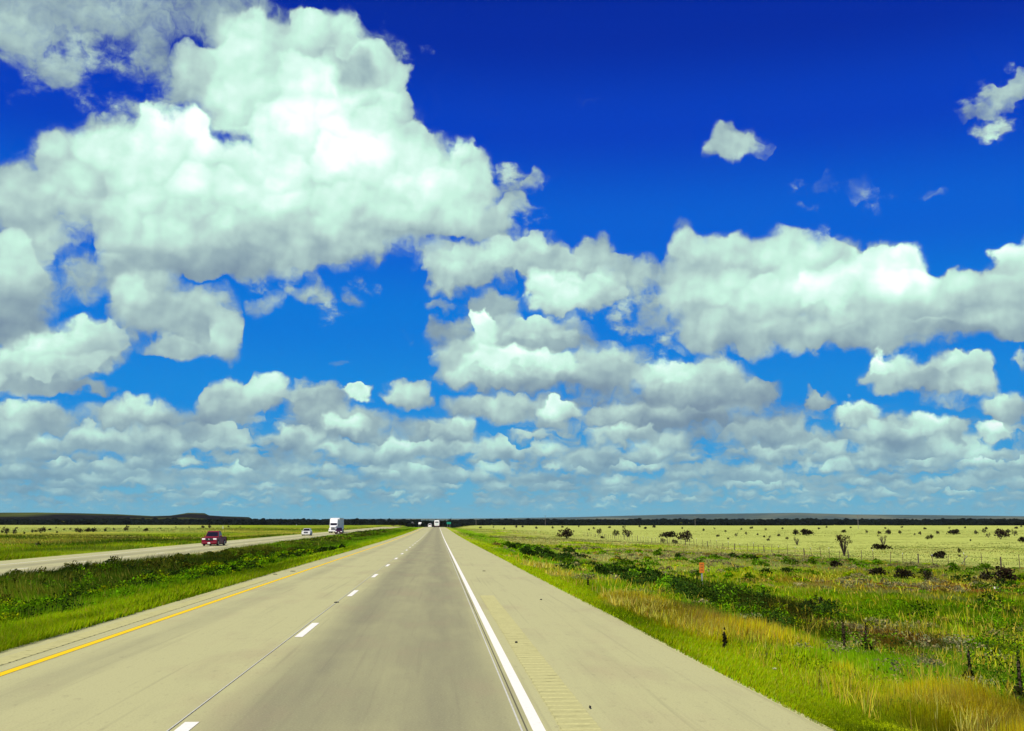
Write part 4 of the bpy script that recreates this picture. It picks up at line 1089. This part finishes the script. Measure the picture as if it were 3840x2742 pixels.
# ------------------------------------------------------------------ the fence along the right of way
WOOD = plain('weathered_wood', (.085, .06, .045), rough=.9, var=.3)
STEEL = plain('fence_wire', (.22, .20, .18), rough=.5, metal=.6)
TPOST = plain('rusty_steel_post', (.10, .055, .04), rough=.8, var=.3)
WTIP = plain('white_post_tip', (.75, .75, .70))
def fence():
    FX = 54.0
    t = empty('wire_fence', (FX, 120, tz(FX, 120))); tag(t, 'barbed wire fence with thin weathered posts between verge and pale field', 'fence')
    inv = t.location
    rg = random.Random(4)
    pts = []
    y = 58.0; k = 0
    while y < 420 and k < 92:
        x = FX + rg.uniform(-.15, .15); z = tz(x, y)
        lean = rg.uniform(-.06, .06); wood = k % 5 == 2
        h = rg.uniform(1.15, 1.5)
        b = Vector((x, y, z)) - inv
        m = MB(); r = .075 if wood else .035
        m.tube([b + Vector((0, 0, -.25)), b + Vector((lean * .5, 0, h * .5)), b + Vector((lean * h, .02, h))], [r * 1.05, r, r * .9], 7 if wood else 4)
        po = m.build('post', WOOD if wood else TPOST, t)
        if not wood and k % 2 == 0:
            MB().tube([b + Vector((lean * h, .02, h)), b + Vector((lean * h, .02, h + .12))], [r * 1.1, r * 1.1], 4).build('post_tip', WTIP, po)
        pts.append((b, lean)); y += rg.uniform(3.4, 4.6); k += 1
    for hh in (.35, .7, 1.05):
        MB().tube([b + Vector((l * hh, 0, hh)) for b, l in pts], [.006] * len(pts), 3).build('wire', STEEL, t)
    b = pts[14][0]
    MB().tube([b + Vector((0, -.5, 1.15)), b + Vector((.2, 1.6, -.1))], [.05, .05], 6).build('brace_post', plain('pale_brace', (.45, .44, .40)), t)
fence()

# ------------------------------------------------------------------ utility poles far off in the right-hand field
def pole(px, top, dist, label, arms=True):
    d = ray(px, 1971); s = dist / d.y; x, y = d.x * s, dist
    z = tz(x, y) + float(far_rise(x, y)); h = CAM.z + (1971 - top) / F_PX * math.hypot(x, y) - z
    t = empty('utility_pole', (x, y, z)); tag(t, label, 'utility pole', 'utility poles standing in the far field')
    r = max(.16, dist * .00011)
    MB().tube([(0, 0, -.5), (0, 0, h)], [r, r * .75], 8).build('pole', plain('pale_pole', (.24, .21, .18), rough=.8), t)
    if arms:
        a = MB().box((0, -r, h - .55), (2.4, .14, .16)).build('crossarm', WOOD, t)
        for k in (-1.05, -.4, .4, 1.05): MB().tube([(k, -r, h - .47), (k, -r, h - .22)], [.06, .05], 6).build('insulator', LAMP, a)
pole(3218, 1934, 780, 'tallest pale utility pole, standing in the pale field on the right')
pole(2607, 1940, 1150, 'thin utility pole rising in front of the dark brush right of the orange marker')
pole(2045, 1934, 1350, 'thin far utility pole nearest the right of the highway')
pole(1785, 1940, 1450, 'thin mast like pole just right of the green road sign', False)

# ------------------------------------------------------------------ shrubs: a few kinds, each shrub a thing of its own
def shrub_mesh(name, seed, R, H, n, col, stems=5):
    rng = np.random.default_rng(seed); parts = []
    for k in range(rng.integers(3, 6)):                      # several lobes make an uneven outline
        a = rng.uniform(0, 2 * PI); d = R * rng.uniform(.1, .62)
        rr_ = R * rng.uniform(.35, .6)
        v, f, c = leaves(n // 4, rng, rr_, H * rng.uniform(.45, .8), R * .13, col, .4)
        parts.append((v + np.array([math.cos(a) * d, math.sin(a) * d, H * rng.uniform(.10, .28)]), f, c))
    V, Fc, C = join(parts)
    return np_mesh(name, V, Fc, C)
def stems_mesh(name, seed, R, H, k, r=.03):
    rng = random.Random(seed); m = MB()
    for i in range(k):
        a = rng.uniform(0, 2 * PI); e = Vector((math.cos(a) * R * rng.uniform(.3, .9), math.sin(a) * R * rng.uniform(.3, .9), H * rng.uniform(.6, 1.0)))
        mid = e * .5 + Vector((rng.uniform(-.1, .1), rng.uniform(-.1, .1), .08)) * R
        m.tube([(0, 0, -.1), mid, e], [r, r * .75, r * .3], 5)
        for j in range(3):
            q = mid.lerp(e, rng.uniform(.2, .9)); b = rng.uniform(0, 2 * PI)
            m.tube([q, q + Vector((math.cos(b) * .25 * R, math.sin(b) * .25 * R, .30 * H * rng.random() + .1))], [r * .5, r * .2], 4)
    bmesh.ops.recalc_face_normals(m.bm, faces=m.bm.faces)
    me = bpy.data.meshes.new(name); m.bm.to_mesh(me); m.bm.free(); return me
SHRUBC = [(.030, .026, .012), (.036, .034, .012), (.026, .034, .010), (.045, .030, .016)]
crowns = []
for i in range(8):
    R, H = [(1.0, 1.1), (1.5, 1.2), (.8, 1.0), (1.3, 1.6), (2.0, 1.3), (1.1, 1.4), (.7, .8), (1.7, 1.7)][i]
    me = shrub_mesh('crown', 300 + i, R, H, 300, SHRUBC[i % 4]); me.materials.append(VEG)
    st = stems_mesh('stem', 400 + i, R * .8, H * .75, 6, .045); st.materials.append(WOOD)
    crowns.append((me, st, R, H))
def shrub(px, py, hpx, label, group, kind=None, wide=1.0, name='shrub'):
    x, y, d = ground_at(px, py, 2400)
    z = tz(x, y)
    i = random.randrange(8) if kind is None else kind
    me, st, R, H = crowns[i]
    s = hpx / F_PX * d / (H * .98); wide *= .60 if i == 4 else .85
    t = empty(name, (x, y, z - .05 * s), random.uniform(0, 6.28)); t.scale = (s * wide, s * wide, s)
    tag(t, label, 'shrub', group)
    for nm, m_ in (('crown', me), ('stem', st)):
        o = bpy.data.objects.new(nm, m_); COL.objects.link(o); o.parent = t
    return t
GR = 'dark shrubs dotting the pale field on the right'
GL = 'dark shrubs dotting the pale field on the left'
for px, py, h, lab, k, w_ in [
    (3752, 2021, 36, 'largest dark rounded shrub at the far right of the pale field', 7, 1.15),
    (3805, 2010, 22, 'upright dark shrub just right of the largest field shrub', 5, .9),
    (3835, 2035, 22, 'low dark shrub at the right picture edge in the pale field', 4, 1.1),
    (3026, 2009, 26, 'wide dark two lobed shrub in the pale field left of the tall utility pole', 4, 1.5),
    (2982, 2006, 20, 'smaller dark shrub touching the left side of the wide two lobed one', 1, 1.2),
    (3162, 1999, 13, 'low flat shrub directly left of the tall utility pole base', 4, 1.0),
    (3335, 2004, 18, 'dense dark shrub right of the tall utility pole, third along its row', 1, 1.2),
    (3575, 2005, 20, 'long low dark shrub in the right part of the pale field', 4, 1.6),
    (2125, 2020, 38, 'large green brown bush near the verge at the start of the pale field', 7, 1.5),
    (2245, 2004, 22, 'reddish dark shrub beyond the large green brown bush', 3, 1.0),
    (2355, 2014, 30, 'dark shrub with a paler neighbour in the middle of the pale field', 3, 1.2),
    (2310, 2010, 22, 'pale brown shrub left of the dark one in the middle of the field', 2, 1.1),
    (2500, 2018, 26, 'broad grey brown bush in front of the orange marker line', 4, 1.7),
    (2575, 2032, 42, 'tall green leafy bush standing among fallen brush left of the marker', 7, 1.1),
    (2488, 2038, 20, 'dark reddish bush beside the tall green leafy bush', 3, 1.1),
    (2535, 2040, 18, 'low dark bush right below the tall green leafy bush', 1, 1.0),
    (2353, 2014, 12, 'tiny dark shrub in front of the middle field shrubs', 6, 1.0),
    (3310, 2062, 22, 'spreading low green bush along the fence right of the bare bush', 4, 2.2),
    (3522, 2096, 28, 'rounded green bush growing against the fence wires', 4, 1.6),
    (3760, 2190, 62, 'big dark green bush in the rough grass at far right', 7, 1.2),
    (3700, 2180, 36, 'smaller dark bush just left of the big dark green one', 1, 1.2),
    (3480, 2178, 42, 'blocky dark bush at the end of the dark brush row', 5, 1.3),
    (3400, 2170, 36, 'dark bush in the middle of the brush row before the fence', 4, 1.4),
    (3280, 2158, 30, 'low brown green bush at the left end of the brush row', 4, 1.8),
    (3130, 2130, 30, 'dark green bush below the bare upright bush', 4, 1.4),
    (3075, 2276, 44, 'dark upright bush among the beige grass in the middle right', 5, .9),
    (3020, 2290, 40, 'dark green bush left of the upright one in the beige grass', 4, 1.3),
    (140, 2050, 16, 'small dark weed clump in the grass beyond the oncoming lanes', 6, 1.2),
    (25, 2004, 26, 'dense dark shrub nearest the left picture edge', 5, 1.0),
    (52, 2004, 18, 'small shrub right of the dense one at the left edge', 2, 1.0),
    (152, 2000, 22, 'slanting dark shrub in the left field', 3, 1.2),
    (300, 1998, 18, 'first of three dark shrubs close together in the left field', 1, 1.1),
    (326, 1996, 14, 'middle low one of three dark shrubs close together in the left field', 4, 1.1),
    (350, 1996, 16, 'last squarish one of three dark shrubs close together in the left field', 1, 1.2),
]:
    shrub(px, py, h, lab, GR if px > 1645 else GL, k, w_)
lab_r = 'small dark shrub, one of many dotting the pale field right of the highway'
for px, py, h in [(1935, 1980, 12), (1960, 1979, 8), (2010, 1984, 10), (2072, 1983, 9), (2108, 1980, 8), (2170, 1978, 8), (2228, 1986, 10), (2285, 1981, 8), (2340, 1984, 14), (2420, 1985, 10), (2455, 1980, 12),
                  (2640, 1992, 10), (2680, 1986, 8), (2720, 1996, 8), (2815, 1984, 10), (2870, 1990, 10), (2886, 2018, 10), (2935, 1986, 8), (2920, 2012, 10), (2952, 2024, 10), (2842, 2008, 8), (2866, 2016, 8),
                  (3070, 1986, 8), (3140, 2014, 8), (3252, 2000, 12), (3296, 2004, 12), (3374, 2002, 12), (3430, 2008, 8), (3452, 2006, 12), (3478, 2024, 14), (3492, 2022, 16), (3515, 2004, 12), (3470, 1986, 8),
                  (3660, 2004, 14), (3700, 1986, 10), (3706, 2016, 16), (3740, 2004, 12), (3690, 1998, 14), (3780, 2000, 14), (3600, 2090, 10), (3595, 2074, 16), (3640, 2030, 8), (2760, 2012, 14), (2800, 2006, 12),
                  (2880, 2030, 12), (2780, 1988, 8), (2560, 1984, 8), (2400, 1978, 8), (3100, 1980, 7), (3190, 1982, 7), (3560, 1984, 8), (3620, 1982, 7), (1890, 1986, 8), (1850, 1980, 7), (1800, 1982, 8),
                  (2210, 1990, 8), (2260, 2020, 10), (2150, 1996, 8), (2690, 2014, 10), (2730, 2024, 8), (3320, 1984, 7), (3380, 1980, 7), (3810, 1984, 9), (3830, 1978, 7)]:
    shrub(px, py, h, lab_r, GR)
lab_l = 'small dark shrub, one of many dotting the pale field left of the highway'
for px, py, h in [(8, 2000, 12), (92, 2004, 10), (120, 1998, 12), (135, 1996, 8), (165, 1992, 10), (185, 1990, 8), (212, 2000, 8), (240, 1990, 8), (262, 1989, 10), (288, 1990, 8), (392, 1994, 12), (428, 1990, 10), (470, 1992, 14),
                  (478, 1982, 12), (545, 1993, 12), (548, 1988, 8), (600, 1986, 7), (660, 1980, 6), (710, 1980, 6), (763, 1981, 11), (786, 1982, 14), (856, 1978, 7), (900, 1980, 6), (400, 1984, 7), (330, 1984, 6), (60, 1984, 7), (210, 1982, 6), (520, 1980, 6)]:
    shrub(px, py, h, lab_l, GL)

# the bare upright bush by the fence
def bare_bush(px, py, hpx, label, name, k, seed, rad, leafy):
    x, y, d = ground_at(px, py); z = tz(x, y); H = hpx / F_PX * d
    t = empty(name, (x, y, z)); tag(t, label, 'bush')
    me = stems_mesh('stem', seed, H * rad, H, k, .055); link('stem', me, plain('dark_bark', (.045, .028, .02), rough=.9), t)
    rng = np.random.default_rng(seed)
    parts = []
    for i in range(leafy):
        a = rng.uniform(0, 2 * PI); r = H * rad * rng.uniform(.45, .95)
        v, f, c = leaves(40, rng, H * .16, H * .22, H * .055, (.05, .032, .014), .4)
        parts.append((v + np.array([math.cos(a) * r, math.sin(a) * r, H * rng.uniform(.55, .95)]), f, c))
    V, Fc, C = join(parts); link('foliage', np_mesh('foliage', V, Fc, C), VEG, t)
bare_bush(3166, 2086, 66, 'dark upright cane like bush standing by the fence before the pale field', 'cane_bush', 22, 71, .42, 9)
bare_bush(3312, 2050, 38, 'sparse bare branched bush behind the fence', 'bare_bush', 12, 72, .7, 2)
bare_bush(2990, 2045, 26, 'thin leafless brown bush left of the cane like bush', 'bare_bush', 12, 73, .55, 2)

# dark dead flower stalks in the rough grass
def stalk(px, py, hpx, label, skirt=0.0, seed=0):
    x, y, d = ground_at(px, py); z = tz(x, y); H = hpx / F_PX * d * 1.18
    t = empty('dead_stalk', (x, y, z)); tag(t, label, 'dead stalk', 'dark dead flower stalks in the rough grass')
    rng = random.Random(seed); m = MB()
    m.tube([(0, 0, -.05), (.01, 0, H * .45), (.0, .01, H * .9), (.0, .01, H)], [.016, .019, .024, .004], 7)
    m.build('stem', plain('dead_stem', (.055, .038, .020), rough=.9), t)
    rg = np.random.default_rng(seed + 5)
    parts = [leaves(170, rg, .042, H * 1.0, .034, (.058, .050, .016) if seed not in (4, 5) else (.045, .060, .012), .45)]
    if skirt: parts.append(leaves(260, rg, skirt * .8, H * .4, min(.08, skirt * .36), (.048, .064, .012), .4))
    V, Fc, C = join(parts); link('seed_head', np_mesh('seed_head', V, Fc, C), VEG, t)
for a in [(3166, 2470, 104, 'tall bare dark stalk, left one of the pair in the ditch', 0.0, 1), (3250, 2462, 88, 'tall dark stalk with a bushy foot, right one of the pair', .24, 2), (2718, 2440, 56, 'short dark stalk amid the golden grass nearest the road', .05, 3),
          (3640, 2590, 110, 'dark green stalk with leaves up its stem at lower right', .20, 4), (3832, 2690, 160, 'largest dark leafy stalk at the right picture edge', .26, 5), (2540, 2192, 24, 'stubby dark stalk in the weeds left of the orange marker', .0, 6),
          (2616, 2198, 28, 'stubby dark stalk right against the orange marker', .0, 7), (3030, 2400, 22, 'very short dark stalk left of the tall pair', .0, 8), (3655, 2680, 60, 'short leafy dark stalk amid gold grass at lower right', .10, 9), (3694, 2660, 50, 'thick short dark stalk right of the leafy one at lower right', .10, 10),
          (2205, 2200, 26, 'small dark stalk at the near edge of the dark weeds', .06, 11)]:
    stalk(*a)
# pale stones and litter
def lump(name, px, py, wpx, col, label, cat, flat=.55, seed=0):
    x, y, d = ground_at(px, py); r = wpx / F_PX * d / 2; rng = random.Random(seed)
    bm = bmesh.new(); bmesh.ops.create_icosphere(bm, subdivisions=2, radius=r)
    for v in bm.verts: v.co *= 1 + rng.uniform(-.16, .16); v.co.z *= flat
    me = bpy.data.meshes.new(name); bm.to_mesh(me); bm.free()
    o = link(name, me, plain(name + label[:6], col, rough=.9, var=.25)); o.location = (x, y, tz(x, y) + r * flat * .75)
    tag(o, label, cat); return o
lump('stone', 3732, 2214, 24, (.72, .70, .60), 'pale stone lying beside the bare red soil at far right', 'stone', seed=1)
lump('stone', 3010, 2432, 15, (.55, .48, .34), 'small tan stone in the golden grass left of the stalks', 'stone', seed=2)
def scrap(px, py, w, h, col, label):
    x, y, d = ground_at(px, py); rg = random.Random(px); s = d / F_PX
    n = 6; V = []
    for i in range(n):
        for j in range(n):
            V.append(((i / (n - 1) - .5) * w * s, (j / (n - 1) - .5) * h * s * 2, .01 + .035 * rg.random()))
    a = [(i * n + j, (i + 1) * n + j, (i + 1) * n + j + 1, i * n + j + 1) for i in range(n - 1) for j in range(n - 1)]
    o = link('litter', np_mesh('litter', V, a), plain('pale_litter', (.40, .41, .20), rough=.8)); o.location = (x, y, tz(x, y) + .10)
    o.modifiers.new('thickness', 'SOLIDIFY').thickness = .004
    tag(o, label, 'litter')
scrap(2490, 2325, 15, 5, None, 'crumpled pale litter in the mown grass near the golden patch')
scrap(2905, 2542, 13, 4, None, 'crumpled pale litter below the golden grass nearer the camera')
# bits of tyre rubber on the concrete
def rubber(px, py, wpx, label):
    x, y, d = ground_at(px, py); w = wpx / F_PX * d * .8; rg = random.Random(px)
    z = float(z_own(y)); V = []; n = 7
    for i in range(n):
        u = i / (n - 1) - .5; c = .10 * math.sin(3 * u + px); t_ = .004 + .03 * (.25 - u * u)
        for dy, dz in ((-t_ * 2, .0), (t_ * 2, .004), (t_ * 2, .014 + t_), (-t_ * 2, .012 + t_ * .7)): V.append((u * w, c * w + dy, dz + rg.uniform(0, .006)))
    Fc = [(i * 4 + k, i * 4 + (k + 1) % 4, i * 4 + 4 + (k + 1) % 4, i * 4 + 4 + k) for i in range(n - 1) for k in range(4)]
    o = link('tyre_scrap', np_mesh('tyre_scrap', V, Fc), TYRE); o.location = (x, y, z + .006)
    tag(o, label, 'tyre scrap', 'scraps of tyre rubber lying on the concrete')
for px, py, w_, lab in [(1262, 2262, 22, 'short dark tyre scrap on the joint between the two lanes'), (1936, 2413, 12, 'dark scrap beside the rumble strip start'), (2029, 2251, 11, 'small dark scrap on the right shoulder level with the third dash'),
                        (1032, 2156, 18, 'dark scrap on the left grass edge of the concrete far off'), (1098, 2144, 24, 'long dark scrap by the yellow line far off'), (2213, 2660, 9, 'dark pebble sized scrap on the rumble strip near the camera'),
                        (1815, 2143, 14, 'thin dark scrap on the far right shoulder')]:
    rubber(px, py, w_, lab)

# ------------------------------------------------------------------ trees and buildings where the road meets the plain
def tree(px, base_py, top, dist, wide, label, seed):
    d = ray(px, 1971); s = dist / d.y; x, y = d.x * s, dist; D = math.hypot(x, y)
    z = tz(x, y) + float(far_rise(x, y)); h = max(3.0, CAM.z + (1971 - top) / F_PX * D - z)
    t = empty('tree', (x, y, z)); tag(t, label, 'tree', 'trees where the highway meets the plain')
    rng = np.random.default_rng(seed); parts = []
    R = wide / F_PX * D / 2
    for k in range(7):
        a = rng.uniform(0, 2 * PI); r = R * rng.uniform(.15, .7)
        v, f, c = leaves(70, rng, R * .55, h * .5, R * .16, (.020, .026, .010), .4)
        parts.append((v + np.array([math.cos(a) * r, math.sin(a) * r, h * rng.uniform(.22, .5)]), f, c))
    V, Fc, C = join(parts); link('crown', np_mesh('crown', V, Fc, C), VEG, t)
    m = MB(); m.tube([(0, 0, -.4), (.05, 0, h * .3), (.1, .1, h * .6)], [h * .035, h * .028, h * .012], 7)
    for k in range(4):
        a = k * 1.6 + seed; m.tube([(.05, 0, h * .28), (math.cos(a) * R * .5, math.sin(a) * R * .5, h * .6)], [h * .018, h * .006], 5)
    m.build('trunk', WOOD, t)
for i, (px, top, dist, w_, lab) in enumerate([
    (1476, 1955, 880, 26, 'dark rounded tree at the left end of the clump beyond the oncoming lanes'), (1502, 1953, 900, 30, 'broadest dark tree of the clump beyond the oncoming lanes'), (1520, 1956, 930, 20, 'small dark tree at the right end of the clump beyond the oncoming lanes'),
    (1550, 1952, 1250, 18, 'far dark tree just left of the pale sheds'), (1598, 1951, 1300, 30, 'dark tree above the small white car'), (1660, 1949, 1250, 34, 'spreading dark tree directly right of the coach'), (1685, 1946, 1300, 30, 'tallest dark tree right of the coach above the green sign'),
    (1549, 1964, 1180, 36, 'low dark tree in front of the farther pale shed'), (1580, 1964, 1190, 30, 'low dark tree in front of the nearer pale shed'), (1640, 1950, 1400, 26, 'dark tree hidden partly behind the coach roof'), (1356, 1950, 1500, 26, 'far dark tree right of the lorry trailer'), (1330, 1949, 1500, 30, 'far dark tree standing close behind the lorry trailer')]):
    tree(px, 0, top, dist, w_, lab, 500 + i)
def shed(px, py, wpx, hpx, dist, label, seed):
    d = ray(px, 1971); s = dist / d.y; x, y = d.x * s, dist; D = math.hypot(x, y)
    z = tz(x, y); w = wpx / F_PX * D; h = max(2.6, CAM.z + (1971 - py + hpx) / F_PX * D - z)
    t = empty('shed', (x, y, z), .2 * seed); tag(t, label, 'shed', 'pale sheds far ahead')
    MB().box((0, 0, h * .35), (w, w * .7, h * .7)).build('wall', plain('pale_wall', (.40, .39, .36)), t)
    MB().prism([(-w * .42, h * .70), (0, h), (w * .42, h * .70)], -w * .54, w * .54).build('roof', plain('tin_roof', (.36, .37, .37), rough=.5, metal=.3), t)
    MB().box((0, -w * .352, h * .28), (w * .22, .06, h * .5)).build('door', BLACKP, t)
    MB().box((-w * .3, -w * .352, h * .42), (w * .14, .06, h * .2)).build('window', GLASS, t)
shed(1549, 1962, 9, 4, 1620, 'pale shed farther left of the two beyond the trees', 1)
shed(1575, 1963, 10, 4, 1630, 'lower pale shed nearer the small white car', -1)

# ------------------------------------------------------------------ the air between here and the hills
m, nt, out = new_mat('pale_air')
v = N(nt, 'ShaderNodeVolumePrincipled'); v.inputs['Color'].default_value = (.62, .82, .95, 1); v.inputs['Density'].default_value = 1.3e-5; v.inputs['Anisotropy'].default_value = .1
L(nt, v.outputs[0], out.inputs['Volume'])
hz_ = MB().box((0, 0, 4), (70000, 70000, 390)).build('haze', m); tag(hz_, 'thin blue air lying over the whole plain', 'haze', kind='stuff')
SC.cycles.volume_bounces = 0; SC.cycles.max_bounces = 6; SC.cycles.diffuse_bounces = 3; SC.cycles.transparent_max_bounces = 8
